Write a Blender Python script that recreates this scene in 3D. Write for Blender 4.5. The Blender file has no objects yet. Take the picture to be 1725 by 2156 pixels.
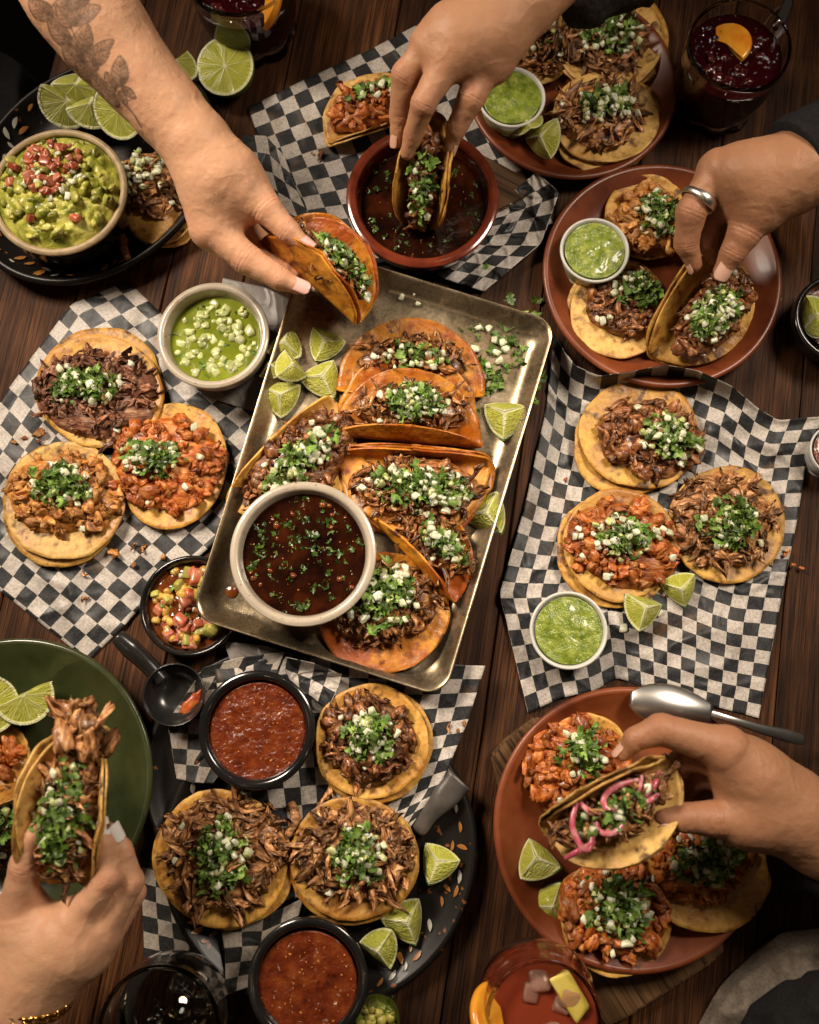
import bpy, math, random
import numpy as np
from mathutils import Vector, Matrix, Euler
random.seed(11)
sc = bpy.context.scene
COL = sc.collection
rad = math.radians

# ------------------------------------------------------------------ camera
# layout is measured on the photograph at 1725 x 2156; P() turns such a point plus a height into a place in the room
FPX, TILT, HC = 1950.0, rad(10.8), 1.0
cam_d = bpy.data.cameras.new('camera')
cam = bpy.data.objects.new('camera', cam_d)
COL.objects.link(cam)
cam.location = (0, 0, HC)
cam.rotation_euler = (TILT, 0, 0)
cam_d.sensor_fit = 'HORIZONTAL'
cam_d.sensor_width = 36
cam_d.lens = 36 * FPX / 1725
cam_d.clip_start = 0.02
cam_d.clip_end = 50
cam_d.dof.use_dof = True
cam_d.dof.focus_distance = 0.98
cam_d.dof.aperture_fstop = 5.6
sc.camera = cam

# ------------------------------------------------------------------ light
world = bpy.data.worlds.new('World')
sc.world = world
world.use_nodes = True
world.node_tree.nodes['Background'].inputs[0].default_value = (1.0, 0.80, 0.62, 1)
world.node_tree.nodes['Background'].inputs[1].default_value = 0.018


def area(name, loc, target, size, power, col, shape='DISK', spread=180):
    l = bpy.data.lights.new(name, 'AREA')
    l.shape = shape
    l.size = size
    l.energy = power
    l.color = col
    l.spread = rad(spread)
    o = bpy.data.objects.new(name, l)
    COL.objects.link(o)
    o.location = loc
    o.rotation_euler = (Vector(target) - Vector(loc)).to_track_quat('-Z', 'Y').to_euler()
    return o


area('pendant_lamp', (-0.92, 0.90, 1.25), (-0.04, 0.12, 0), 0.50, 6.3, (1.0, 0.855, 0.69), spread=62)
area('pendant_lamp', (0.80, 0.70, 1.25), (0.08, 0.12, 0), 0.45, 3.3, (1.0, 0.865, 0.71), spread=62)
area('wall_lamp', (-0.95, -0.25, 1.0), (0.0, 0.0, 0), 0.28, 0.3, (1.0, 0.70, 0.44))
for bx, by, bz in ((-0.75, 0.85, 1.5), (0.15, 1.05, 1.7), (0.85, 0.75, 1.6), (0.70, -0.65, 1.7), (-0.55, -0.75, 1.6)):
    area('ceiling_bulb', (bx, by, bz), (0, 0, 0), 0.035, 0.42, (1.0, 0.74, 0.48))


vs = sc.view_settings
sc.display_settings.display_device = 'sRGB'
vs.view_transform = 'Standard'
vs.look = 'None'
vs.gamma = 1
vs.exposure = -0.12
sc.render.engine = 'CYCLES'
sc.cycles.max_bounces = 10
sc.cycles.transparent_max_bounces = 12
sc.cycles.caustics_reflective = False


# ------------------------------------------------------------------ geometry helpers
CT, ST = math.cos(TILT), math.sin(TILT)


def P(x, y, z=0.0):
    x = np.asarray(x, float); y = np.asarray(y, float); z = np.asarray(z, float)
    vx = (x - 862.5) / FPX
    vy = -(y - 1078) / FPX
    dy = vy * CT + ST
    dz = vy * ST - CT
    t = (z - HC) / dz
    return np.stack([vx * t, dy * t, z + 0 * t], -1)


def S(x, y, z=0.0):
    vy = -(y - 1078) / FPX
    return (z - HC) / (vy * ST - CT) / FPX


def V3(a):
    return Vector((float(a[0]), float(a[1]), float(a[2])))


def vnoise(p, seed=0):
    p = np.asarray(p, float)
    i = np.floor(p).astype(np.int64)
    f = p - i
    f = f * f * (3 - 2 * f)
    out = 0
    for dx in (0, 1):
        for dy in (0, 1):
            for dz in (0, 1):
                h = ((i[..., 0] + dx) * 374761393 + (i[..., 1] + dy) * 668265263 + (i[..., 2] + dz) * 1274126177 + seed * 974711) & 0xffffffff
                h = ((h ^ (h >> 13)) * 1103515245) & 0xffffffff
                h = ((h ^ (h >> 16)) & 0xffff) / 65535.0
                w = (f[..., 0] if dx else 1 - f[..., 0]) * (f[..., 1] if dy else 1 - f[..., 1]) * (f[..., 2] if dz else 1 - f[..., 2])
                out = out + h * w
    return out * 2 - 1


def fbm(p, seed=0, oct=3):
    s, a = 0, 1.0
    p = np.asarray(p, float)
    for o in range(oct):
        s = s + a * vnoise(p * (2 ** o), seed + o * 17)
        a *= 0.5
    return s


def mesh(name, verts, faces, smooth=True):
    me = bpy.data.meshes.new(name)
    me.from_pydata([tuple(map(float, v)) for v in verts], [], [tuple(map(int, f)) for f in faces])
    me.update()
    if smooth:
        me.polygons.foreach_set('use_smooth', [True] * len(me.polygons))
    return me


def link(name, me, mat, parent=None, loc=(0, 0, 0), rot=None, scale=None):
    o = bpy.data.objects.new(name, me)
    COL.objects.link(o)
    if mat is not None and me is not None and not me.materials:
        me.materials.append(mat)
    if parent is not None:
        o.parent = parent
    o.location = loc
    if rot is not None:
        o.rotation_euler = rot
    if scale is not None:
        o.scale = scale
    return o


def tag(o, label, cat, group=None, kind=None):
    if label: o['label'] = label
    if cat: o['category'] = cat
    if group: o['group'] = group
    if kind: o['kind'] = kind
    return o


def thing(name, label, cat, loc, group=None):
    o = link(name, None, None, loc=V3(loc))
    o.empty_display_size = 0.01
    return tag(o, label, cat, group)


def grid_faces(nu, nv, wrap_v=False):
    f = []
    m = nv if wrap_v else nv - 1
    for i in range(nu - 1):
        for j in range(m):
            k = (j + 1) % nv
            f.append((i * nv + j, i * nv + k, (i + 1) * nv + k, (i + 1) * nv + j))
    return f


def lathe(name, prof, mat, parent, n=72, loc=(0, 0, 0), sx=1.0, sy=1.0, rot=0.0, rmod=None, close=True):
    """profile of (radius, height) pairs turned about z"""
    th = np.linspace(0, 2 * math.pi, n, endpoint=False)
    vs_ = []
    for (r, z) in prof:
        m = rmod(th, r, z) if rmod else 1.0
        vs_.append(np.stack([r * np.cos(th) * m * sx, r * np.sin(th) * m * sy, z + 0 * th], -1))
    v = np.concatenate(vs_)
    f = grid_faces(len(prof), n, True)
    if close:
        if prof[0][0] > 1e-5: f.append(tuple(range(n - 1, -1, -1)))
        k = (len(prof) - 1) * n
        if prof[-1][0] > 1e-5: f.append(tuple(range(k, k + n)))
    c, s = math.cos(rot), math.sin(rot)
    v = np.stack([v[:, 0] * c - v[:, 1] * s, v[:, 0] * s + v[:, 1] * c, v[:, 2]], -1)
    return link(name, mesh(name, v, f), mat, parent, loc)


def smoothprof(pts, n=4):
    """catmull-rom through profile points"""
    p = [np.array(q, float) for q in pts]
    p = [p[0]] + p + [p[-1]]
    out = []
    for i in range(1, len(p) - 2):
        for k in range(n):
            t = k / n
            a, b, c, d = p[i - 1], p[i], p[i + 1], p[i + 2]
            q = 0.5 * ((2 * b) + (-a + c) * t + (2 * a - 5 * b + 4 * c - d) * t * t + (-a + 3 * b - 3 * c + d) * t ** 3)
            out.append((max(q[0], 0), q[1]))
    out.append(tuple(pts[-1]))
    return out


def tube(name, pts, radii, mat, parent=None, n=16, loc=(0, 0, 0), noise=0.0, nsc=60, caps=True, flat=None, sub=6):
    """smooth tube through points; flat = (axis vector, factor) squashes the section"""
    pts = np.array(pts, float); radii = np.array(radii, float)
    q = [pts[0]] + list(pts) + [pts[-1]]
    C, Rr = [], []
    for i in range(1, len(q) - 2):
        for k in range(sub):
            t = k / sub
            a, b, c, d = q[i - 1], q[i], q[i + 1], q[i + 2]
            C.append(0.5 * ((2 * b) + (-a + c) * t + (2 * a - 5 * b + 4 * c - d) * t * t + (-a + 3 * b - 3 * c + d) * t ** 3))
            Rr.append(radii[i - 1] * (1 - t) + radii[i] * t)
    C.append(pts[-1]); Rr.append(radii[-1])
    C = np.array(C); Rr = np.array(Rr)
    T = np.gradient(C, axis=0)
    T /= np.linalg.norm(T, axis=1)[:, None] + 1e-9
    ref = np.array([0, 0, 1.0])
    if abs(T[0] @ ref) > 0.9: ref = np.array([1.0, 0, 0])
    th = np.linspace(0, 2 * math.pi, n, endpoint=False)
    vs_ = []
    for i in range(len(C)):
        b1 = np.cross(T[i], ref); b1 /= np.linalg.norm(b1)
        b2 = np.cross(b1, T[i])
        ref = b2
        d = np.cos(th)[:, None] * b1 + np.sin(th)[:, None] * b2
        if flat is not None:
            ax = np.array(flat[0], float)
            d = d - (d @ ax)[:, None] * ax[None] * (1 - flat[1])
        vs_.append(C[i] + d * Rr[i])
    v = np.concatenate(vs_)
    if noise:
        nrm = v - np.repeat(C, n, 0)
        nrm /= np.linalg.norm(nrm, axis=1)[:, None] + 1e-9
        v = v + nrm * (fbm(v * nsc, 3) * noise)[:, None]
    f = grid_faces(len(C), n, True)
    if caps:
        f.append(tuple(range(n - 1, -1, -1)))
        k = (len(C) - 1) * n
        f.append(tuple(range(k, k + n)))
    v = v - np.array(loc, float)
    return link(name, mesh(name, v, f), mat, parent, loc if parent is None else (0, 0, 0))


# ------------------------------------------------------------------ material helpers
def nodes(name):
    m = bpy.data.materials.new(name)
    m.use_nodes = True
    nt = m.node_tree
    return m, nt, nt.nodes['Principled BSDF']


def nn(nt, typ, ins=None, **attrs):
    n = nt.nodes.new(typ)
    for k, v in attrs.items():
        setattr(n, k, v)
    for k, v in (ins or {}).items():
        if isinstance(v, bpy.types.NodeSocket):
            nt.links.new(v, n.inputs[k])
        else:
            n.inputs[k].default_value = v
    return n


def mth(nt, op, a, b=0.0, c=None, clamp=False):
    d = {0: a, 1: b}
    if c is not None: d[2] = c
    return nn(nt, 'ShaderNodeMath', d, operation=op, use_clamp=clamp).outputs[0]


def mixc(nt, fac, a, b, blend='MIX'):
    n = nt.nodes.new('ShaderNodeMix')
    n.data_type = 'RGBA'
    n.blend_type = blend
    for idx, v in ((0, fac), (6, a), (7, b)):
        if isinstance(v, bpy.types.NodeSocket): nt.links.new(v, n.inputs[idx])
        elif idx == 0: n.inputs[0].default_value = v
        else: n.inputs[idx].default_value = (*v[:3], 1)
    return n.outputs[2]


def ramp(nt, fac, stops, interp='LINEAR'):
    r = nn(nt, 'ShaderNodeValToRGB', {0: fac})
    e = r.color_ramp
    e.interpolation = interp
    while len(e.elements) < len(stops): e.elements.new(0.5)
    for el, (p, c) in zip(e.elements, stops):
        el.position = p
        el.color = (*c[:3], 1) if not isinstance(c, (int, float)) else (c, c, c, 1)
    return r.outputs[0]


def coords(nt):
    tc = nn(nt, 'ShaderNodeTexCoord')
    oi = nn(nt, 'ShaderNodeObjectInfo')
    w = mth(nt, 'MULTIPLY', oi.outputs['Random'], 91.0)
    return tc.outputs['Object'], w, oi.outputs['Random']


def noise4(nt, vec, w, scale, detail=4, rough=0.55, dist=0.0):
    return nn(nt, 'ShaderNodeTexNoise', {'Vector': vec, 'W': w, 'Scale': scale, 'Detail': detail, 'Roughness': rough, 'Distortion': dist}, noise_dimensions='4D').outputs[0]


def mk(name, cols, scale=60, rough=0.5, bump=None, rnd=0.0, sss=0.0, coat=0.0, metal=0.0, spec=0.5, detail=4, rvar=0.0, lo=0.32, hi=0.68, sssr=(0.004, 0.002, 0.001), trans=0.0, ior=1.45, fib=None):
    m, nt, b = nodes(name)
    if not isinstance(cols[0], (tuple, list)): cols = [cols]
    vec, w, r = coords(nt)
    if fib: vec = nn(nt, 'ShaderNodeMapping', {'Vector': vec, 'Scale': (fib, 1.0, 1.0)}).outputs[0]
    n = noise4(nt, vec, w, scale, detail)
    if len(cols) > 1:
        st = [(lo + (hi - lo) * i / (len(cols) - 1), c) for i, c in enumerate(cols)]
        c = ramp(nt, n, st)
    else:
        c = mixc(nt, 0.0, cols[0], cols[0])
    if rnd:
        v = mth(nt, 'MULTIPLY_ADD', r, 2 * rnd, 1 - rnd)
        c = nn(nt, 'ShaderNodeHueSaturation', {'Value': v, 'Color': c}).outputs[0]
    nt.links.new(c, b.inputs['Base Color'])
    b.inputs['Roughness'].default_value = rough
    if rvar:
        nt.links.new(mth(nt, 'MULTIPLY_ADD', n, rvar, rough - rvar / 2, clamp=True), b.inputs['Roughness'])
    b.inputs['Metallic'].default_value = metal
    b.inputs['Specular IOR Level'].default_value = spec
    b.inputs['IOR'].default_value = ior
    if sss:
        b.inputs['Subsurface Weight'].default_value = sss
        b.inputs['Subsurface Radius'].default_value = sssr
        b.inputs['Subsurface Scale'].default_value = 1.0
    if coat:
        b.inputs['Coat Weight'].default_value = coat
        b.inputs['Coat Roughness'].default_value = 0.08
    if trans: b.inputs['Transmission Weight'].default_value = trans
    if bump:
        bs, st, *dd = bump
        nb = noise4(nt, vec, w, bs, 3, 0.6)
        bn = nn(nt, 'ShaderNodeBump', {'Height': nb, 'Strength': st, 'Distance': dd[0] if dd else 0.001})
        nt.links.new(bn.outputs[0], b.inputs['Normal'])
    return m
# ------------------------------------------------------------------ materials
def wood_mat(name, dark, mid, light, rough=0.42, gs=1.0):
    m, nt, b = nodes(name)
    vec, w, r = coords(nt)
    mp = nn(nt, 'ShaderNodeMapping', {'Vector': vec, 'Scale': (1.0, 0.055, 1.0)}).outputs[0]
    n1 = noise4(nt, mp, w, 70 * gs, 6, 0.62, 0.6)
    mp2 = nn(nt, 'ShaderNodeMapping', {'Vector': vec, 'Scale': (1.0, 0.02, 1.0)}).outputs[0]
    n2 = noise4(nt, mp2, w, 420 * gs, 4, 0.7)
    n3 = noise4(nt, vec, w, 7, 3)
    f = mth(nt, 'ADD', mth(nt, 'MULTIPLY', n1, 0.5), mth(nt, 'MULTIPLY', n2, 0.5))
    c = ramp(nt, f, [(0.34, dark), (0.48, mid), (0.64, light)])
    c = mixc(nt, ramp(nt, n3, [(0.35, 0.0), (0.7, 0.75)]), c, dark)
    v = mth(nt, 'MULTIPLY_ADD', r, 0.7, 0.65)
    c = nn(nt, 'ShaderNodeHueSaturation', {'Value': v, 'Color': c}).outputs[0]
    pores = ramp(nt, n2, [(0.36, 0.22), (0.48, 1.0)])
    c = mixc(nt, 1.0, c, pores, 'MULTIPLY')
    nt.links.new(c, b.inputs['Base Color'])
    b.inputs['Specular IOR Level'].default_value = 0.16
    nt.links.new(mth(nt, 'MULTIPLY_ADD', n3, 0.35, rough - 0.08), b.inputs['Roughness'])
    bn = nn(nt, 'ShaderNodeBump', {'Height': f, 'Strength': 0.6, 'Distance': 0.0012})
    nt.links.new(bn.outputs[0], b.inputs['Normal'])
    return m


M = {}
M['wood'] = wood_mat('dark_oak', (0.008, 0.003, 0.0012), (0.046, 0.0155, 0.0048), (0.150, 0.056, 0.017), 0.55, 1.35)
M['board'] = wood_mat('board_wood', (0.03, 0.014, 0.006), (0.10, 0.05, 0.02), (0.17, 0.09, 0.04), 0.5, 0.6)


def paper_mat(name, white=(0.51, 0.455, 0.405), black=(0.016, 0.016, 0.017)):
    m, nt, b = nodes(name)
    tc = nn(nt, 'ShaderNodeTexCoord')
    uv = nn(nt, 'ShaderNodeMapping', {'Vector': tc.outputs['UV'], 'Location': (0, 0, 0.5)}).outputs[0]
    ob = tc.outputs['Object']
    wob = nn(nt, 'ShaderNodeTexNoise', {'Vector': ob, 'Scale': 30.0, 'Detail': 2.0})
    sub = nn(nt, 'ShaderNodeVectorMath', {0: wob.outputs['Color'], 1: (0.5, 0.5, 0.5)}, operation='SUBTRACT').outputs[0]
    scl = nn(nt, 'ShaderNodeVectorMath', {0: sub, 1: (0.16, 0.16, 0.0)}, operation='MULTIPLY').outputs[0]
    uv2 = nn(nt, 'ShaderNodeVectorMath', {0: uv, 1: scl}, operation='ADD').outputs[0]
    ch = nn(nt, 'ShaderNodeTexChecker', {'Vector': uv2, 'Scale': 1.0, 'Color1': (1, 1, 1, 1), 'Color2': (0, 0, 0, 1)}).outputs[1]
    g = nn(nt, 'ShaderNodeTexNoise', {'Vector': ob, 'Scale': 14.0, 'Detail': 5.0, 'Roughness': 0.65}).outputs[0]
    fine = nn(nt, 'ShaderNodeTexNoise', {'Vector': ob, 'Scale': 420.0, 'Detail': 3.0}).outputs[0]
    wc = ramp(nt, g, [(0.30, [0.62 * q for q in white]), (0.5, white), (0.72, [min(1, 1.12 * q) for q in white])])
    wc = mixc(nt, 1.0, wc, ramp(nt, fine, [(0.34, 0.66), (0.62, 1.0)]), 'MULTIPLY')
    bc = ramp(nt, fine, [(0.35, [0.7 * q for q in black]), (0.75, [2.2 * q for q in black])])
    c = mixc(nt, ch, bc, wc)
    st = nn(nt, 'ShaderNodeTexNoise', {'Vector': ob, 'Scale': 9.0, 'Detail': 6.0, 'Roughness': 0.7, 'Distortion': 0.8}).outputs[0]
    c = mixc(nt, ramp(nt, st, [(0.58, 0.0), (0.70, 0.6)]), c, (0.17, 0.085, 0.025))
    nt.links.new(c, b.inputs['Base Color'])
    b.inputs['Roughness'].default_value = 0.5
    b.inputs['Specular IOR Level'].default_value = 0.3
    nt.links.new(ramp(nt, g, [(0.35, 0.34), (0.65, 0.62)]), b.inputs['Roughness'])
    bn = nn(nt, 'ShaderNodeBump', {'Height': nn(nt, 'ShaderNodeTexNoise', {'Vector': ob, 'Scale': 90.0, 'Detail': 4.0}).outputs[0], 'Strength': 0.35, 'Distance': 0.0012})
    nt.links.new(bn.outputs[0], b.inputs['Normal'])
    return m


M['check'] = paper_mat('checked_paper')
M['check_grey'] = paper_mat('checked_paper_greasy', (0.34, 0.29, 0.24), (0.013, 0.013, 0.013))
M['parch'] = mk('grey_parchment', [(0.13, 0.115, 0.10), (0.23, 0.20, 0.18)], 40, 0.4, (120, 0.5, 0.001))
M['parch_dark'] = mk('waxed_paper_back', [(0.05, 0.045, 0.04), (0.12, 0.10, 0.085)], 30, 0.35, (80, 0.5, 0.001))


def tray_mat():
    m, nt, b = nodes('aged_steel')
    tc = nn(nt, 'ShaderNodeTexCoord')
    ob = tc.outputs['Object']
    g = nn(nt, 'ShaderNodeTexNoise', {'Vector': ob, 'Scale': 9.0, 'Detail': 7.0, 'Roughness': 0.68}).outputs[0]
    fi = nn(nt, 'ShaderNodeTexNoise', {'Vector': ob, 'Scale': 260.0, 'Detail': 4.0, 'Roughness': 0.7}).outputs[0]
    c = ramp(nt, g, [(0.3, (0.26, 0.19, 0.11)), (0.52, (0.48, 0.38, 0.25)), (0.72, (0.64, 0.545, 0.41))])
    c = mixc(nt, 1.0, c, ramp(nt, fi, [(0.32, 0.62), (0.6, 1.0)]), 'MULTIPLY')
    sp = nn(nt, 'ShaderNodeTexNoise', {'Vector': ob, 'Scale': 38.0, 'Detail': 6.0, 'Roughness': 0.75}).outputs[0]
    grease = ramp(nt, sp, [(0.56, 0.0), (0.68, 0.85)])
    c = mixc(nt, grease, c, (0.16, 0.065, 0.018))
    nt.links.new(c, b.inputs['Base Color'])
    nt.links.new(mth(nt, 'SUBTRACT', 0.93, mth(nt, 'MULTIPLY', grease, 0.6)), b.inputs['Metallic'])
    nt.links.new(ramp(nt, nn(nt, 'ShaderNodeTexNoise', {'Vector': ob, 'Scale': 25.0, 'Detail': 6.0, 'Roughness': 0.7}).outputs[0], [(0.3, 0.20), (0.7, 0.42)]), b.inputs['Roughness'])
    bn = nn(nt, 'ShaderNodeBump', {'Height': fi, 'Strength': 0.12, 'Distance': 0.0005})
    nt.links.new(bn.outputs[0], b.inputs['Normal'])
    return m


M['tray'] = tray_mat()


def tortilla_mat(name, base, dark, char, grease=None, rough=0.55):
    m, nt, b = nodes(name)
    vec, w, r = coords(nt)
    n1 = noise4(nt, vec, w, 24, 5, 0.6)
    n2 = noise4(nt, vec, w, 160, 4, 0.65)
    n3 = noise4(nt, vec, w, 62, 2, 0.4)
    c = ramp(nt, n1, [(0.34, dark), (0.56, base), (0.72, [min(1, q * 1.22) for q in base])])
    c = mixc(nt, ramp(nt, n2, [(0.46, 0.0), (0.66, 0.6)]), c, dark)
    spot = mth(nt, 'MULTIPLY', ramp(nt, n3, [(0.585, 0.0), (0.66, 1.0)]), ramp(nt, n2, [(0.38, 0.25), (0.56, 0.95)]))
    c = mixc(nt, spot, c, char)
    n6 = noise4(nt, vec, w, 105, 3, 0.5)
    fre = mth(nt, 'MULTIPLY', ramp(nt, n6, [(0.55, 0.0), (0.65, 0.8)]), ramp(nt, n1, [(0.42, 1.0), (0.66, 0.2)]))
    c = mixc(nt, fre, c, (0.20, 0.066, 0.012))
    if grease:
        n4 = noise4(nt, vec, w, 15, 4, 0.6)
        c = mixc(nt, ramp(nt, n4, [(0.46, 0.0), (0.60, 0.9)]), c, grease)
    v = mth(nt, 'MULTIPLY_ADD', r, 0.3, 0.85)
    c = nn(nt, 'ShaderNodeHueSaturation', {'Value': v, 'Color': c}).outputs[0]
    nt.links.new(c, b.inputs['Base Color'])
    nt.links.new(ramp(nt, n1, [(0.35, rough - 0.16), (0.65, rough + 0.1)]), b.inputs['Roughness'])
    b.inputs['Subsurface Weight'].default_value = 0.12
    b.inputs['Subsurface Radius'].default_value = (0.004, 0.002, 0.001)
    b.inputs['Subsurface Scale'].default_value = 1.0
    h = mth(nt, 'ADD', mth(nt, 'MULTIPLY', n2, 0.5), mth(nt, 'MULTIPLY', noise4(nt, vec, w, 75, 3), 0.9))
    bn = nn(nt, 'ShaderNodeBump', {'Height': h, 'Strength': 0.85, 'Distance': 0.0022})
    nt.links.new(bn.outputs[0], b.inputs['Normal'])
    return m


M['corn'] = tortilla_mat('corn_tortilla', (0.58, 0.325, 0.062), (0.33, 0.125, 0.014), (0.075, 0.03, 0.012))
M['corn_pale'] = tortilla_mat('pale_corn_tortilla', (0.62, 0.39, 0.115), (0.40, 0.185, 0.034), (0.09, 0.04, 0.016))
M['birria'] = tortilla_mat('broth_dipped_tortilla', (0.62, 0.27, 0.020), (0.42, 0.115, 0.006), (0.06, 0.014, 0.006), (0.27, 0.045, 0.003), 0.42)

M['beef'] = mk('braised_beef', [(0.018, 0.005, 0.002), (0.105, 0.033, 0.010), (0.25, 0.092, 0.030), (0.44, 0.22, 0.085)], 240, 0.36, (420, 0.75, 0.0016), rnd=0.55, coat=0.2, spec=0.45, rvar=0.35, fib=0.22)
M['beefred'] = mk('shredded_beef', [(0.030, 0.010, 0.006), (0.125, 0.045, 0.023), (0.26, 0.11, 0.056), (0.46, 0.26, 0.14)], 240, 0.42, (420, 0.75, 0.0016), rnd=0.5, coat=0.1, spec=0.4, rvar=0.35, fib=0.22)
M['chicken'] = mk('grilled_chicken', [(0.10, 0.030, 0.006), (0.33, 0.115, 0.020), (0.50, 0.225, 0.055), (0.60, 0.34, 0.12)], 150, 0.45, (300, 0.9, 0.002), rnd=0.38, coat=0.1, rvar=0.3, fib=0.5)
M['pastor'] = mk('red_marinated_pork', [(0.09, 0.015, 0.003), (0.29, 0.062, 0.009), (0.42, 0.13, 0.025), (0.52, 0.24, 0.07)], 150, 0.40, (300, 0.9, 0.002), rnd=0.38, coat=0.15, rvar=0.3, fib=0.4)
M['carnitas'] = mk('pulled_pork', [(0.030, 0.010, 0.003), (0.15, 0.057, 0.019), (0.35, 0.160, 0.058), (0.58, 0.35, 0.16)], 220, 0.4, (420, 0.75, 0.0016), rnd=0.6, coat=0.1, spec=0.42, rvar=0.35, fib=0.22)
M['birriameat'] = mk('stewed_birria_beef', [(0.024, 0.006, 0.002), (0.145, 0.046, 0.011), (0.33, 0.135, 0.038), (0.56, 0.32, 0.12)], 240, 0.36, (420, 0.75, 0.0016), rnd=0.55, coat=0.2, spec=0.45, rvar=0.35, fib=0.22)
M['onion'] = mk('diced_onion', [(0.42, 0.43, 0.27), (0.60, 0.60, 0.43), (0.70, 0.69, 0.54)], 90, 0.25, (120, 0.3, 0.001), rnd=0.22, sss=0.6, sssr=(0.006, 0.006, 0.004))
M['cilantro'] = mk('chopped_cilantro', [(0.026, 0.060, 0.007), (0.095, 0.170, 0.022), (0.24, 0.33, 0.075)], 130, 0.45, (300, 0.6, 0.001), rnd=0.6, sss=0.1)
M['tomato'] = mk('diced_tomato', [(0.28, 0.035, 0.014), (0.42, 0.12, 0.062), (0.50, 0.24, 0.15)], 90, 0.24, rnd=0.3, sss=0.3, coat=0.1)
M['pepper'] = mk('red_pepper', [(0.22, 0.012, 0.005), (0.38, 0.07, 0.018), (0.42, 0.14, 0.03)], 160, 0.3, (150, .5, .001), sss=0.1, coat=0.15)
M['kernel'] = mk('corn_kernel', [(0.42, 0.22, 0.03), (0.56, 0.37, 0.10)], 60, 0.3, rnd=0.3, sss=0.2)
M['avocado'] = mk('avocado_chunk', [(0.28, 0.26, 0.045), (0.44, 0.38, 0.10)], 50, 0.3, rnd=0.25, sss=0.2)
M['pink'] = mk('pickled_onion', [(0.36, 0.035, 0.075), (0.52, 0.12, 0.16), (0.66, 0.33, 0.33)], 110, 0.22, rnd=0.2, sss=0.5, coat=0.1, sssr=(0.006, 0.002, 0.003))
M['guac'] = mk('guacamole', [(0.075, 0.085, 0.008), (0.22, 0.225, 0.025), (0.42, 0.39, 0.08), (0.50, 0.46, 0.14)], 70, 0.36, (150, 0.6, 0.003), coat=0.1, detail=7, rnd=0.25)
M['verde'] = mk('green_salsa', [(0.080, 0.115, 0.010), (0.165, 0.21, 0.022), (0.30, 0.33, 0.06)], 110, 0.2, (260, 0.8, 0.002), coat=0.4, detail=8)
M['verde_thin'] = mk('tomatillo_broth', [(0.10, 0.125, 0.008), (0.20, 0.235, 0.015)], 45, 0.10, (140, 0.25, 0.001), coat=0.6, detail=6)
M['roja'] = mk('red_salsa', [(0.055, 0.007, 0.002), (0.125, 0.020, 0.004), (0.19, 0.042, 0.008)], 85, 0.2, (240, 0.8, 0.002), coat=0.4, detail=9)
M['seed'] = mk('chili_seed', [(0.30, 0.085, 0.012), (0.42, 0.16, 0.03)], 60, 0.3, rnd=0.5)
M['broth'] = mk('birria_broth', [(0.003, 0.001, 0.0006), (0.016, 0.0035, 0.0014), (0.05, 0.010, 0.002)], 34, 0.12, (110, 0.35, 0.0012), coat=0.3, detail=7)
M['spill'] = mk('broth_spill', [(0.09, 0.02, 0.004), (0.20, 0.05, 0.008)], 80, 0.15, coat=0.4)


def speckle_mat(name, base, dots, rough=0.3, stain=None, sc_=300):
    m, nt, b = nodes(name)
    vec, w, r = coords(nt)
    n = noise4(nt, vec, w, sc_, 2, 0.5)
    n1 = noise4(nt, vec, w, 22, 5, 0.6)
    c = ramp(nt, n1, [(0.3, [q * 0.72 for q in base]), (0.65, base)])
    c = mixc(nt, ramp(nt, n, [(0.66, 0.0), (0.72, 1.0)]), c, dots)
    if stain:
        n2 = noise4(nt, vec, w, 30, 6, 0.7)
        c = mixc(nt, ramp(nt, n2, [(0.58, 0.0), (0.70, 0.85)]), c, stain)
    nt.links.new(c, b.inputs['Base Color'])
    b.inputs['Roughness'].default_value = rough
    b.inputs['Coat Weight'].default_value = 0.25
    bn = nn(nt, 'ShaderNodeBump', {'Height': n1, 'Strength': 0.2, 'Distance': 0.001})
    nt.links.new(bn.outputs[0], b.inputs['Normal'])
    return m


M['stoneware'] = speckle_mat('speckled_stoneware', (0.44, 0.37, 0.285), (0.12, 0.06, 0.03), 0.3, (0.30, 0.17, 0.07))
M['black'] = mk('black_glaze', [(0.006, 0.006, 0.006), (0.014, 0.012, 0.011)], 20, 0.16, (60, 0.1, 0.001), coat=0.5)
M['blackmat'] = mk('black_melamine', [(0.008, 0.008, 0.008), (0.02, 0.019, 0.018)], 30, 0.25, (90, 0.15, 0.001), coat=0.2)
M['tanrim'] = mk('unglazed_rim', [(0.24, 0.165, 0.085), (0.42, 0.31, 0.18)], 90, 0.5, (200, 0.4, 0.001))
M['terra'] = mk('terracotta_glaze', [(0.075, 0.015, 0.005), (0.165, 0.037, 0.010), (0.24, 0.066, 0.020)], 15, 0.40, (50, 0.12, 0.001), coat=0.06, detail=6, rvar=0.3)
M['terradark'] = mk('dark_terracotta_glaze', [(0.055, 0.010, 0.005), (0.13, 0.022, 0.009), (0.19, 0.04, 0.014)], 30, 0.16, (50, 0.12, 0.001), coat=0.6)
M['green'] = mk('olive_glaze', [(0.014, 0.019, 0.006), (0.028, 0.035, 0.011), (0.044, 0.050, 0.018)], 16, 0.26, (40, 0.1, 0.001), coat=0.3)
M['lacquer'] = speckle_mat('worn_black_lacquer', (0.010, 0.008, 0.007), (0.20, 0.07, 0.02), 0.40, None, 120)
M['lacquer'].node_tree.nodes['Principled BSDF'].inputs['Coat Weight'].default_value = 0.05
M['lacquer'].node_tree.nodes['Principled BSDF'].inputs['Specular IOR Level'].default_value = 0.22
M['dab_orange'] = mk('painted_orange_dab', [(0.22, 0.08, 0.018), (0.36, 0.16, 0.04)], 90, 0.35)
M['dab_white'] = mk('painted_white_dab', [(0.25, 0.24, 0.20), (0.42, 0.40, 0.34)], 90, 0.35)
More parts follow.
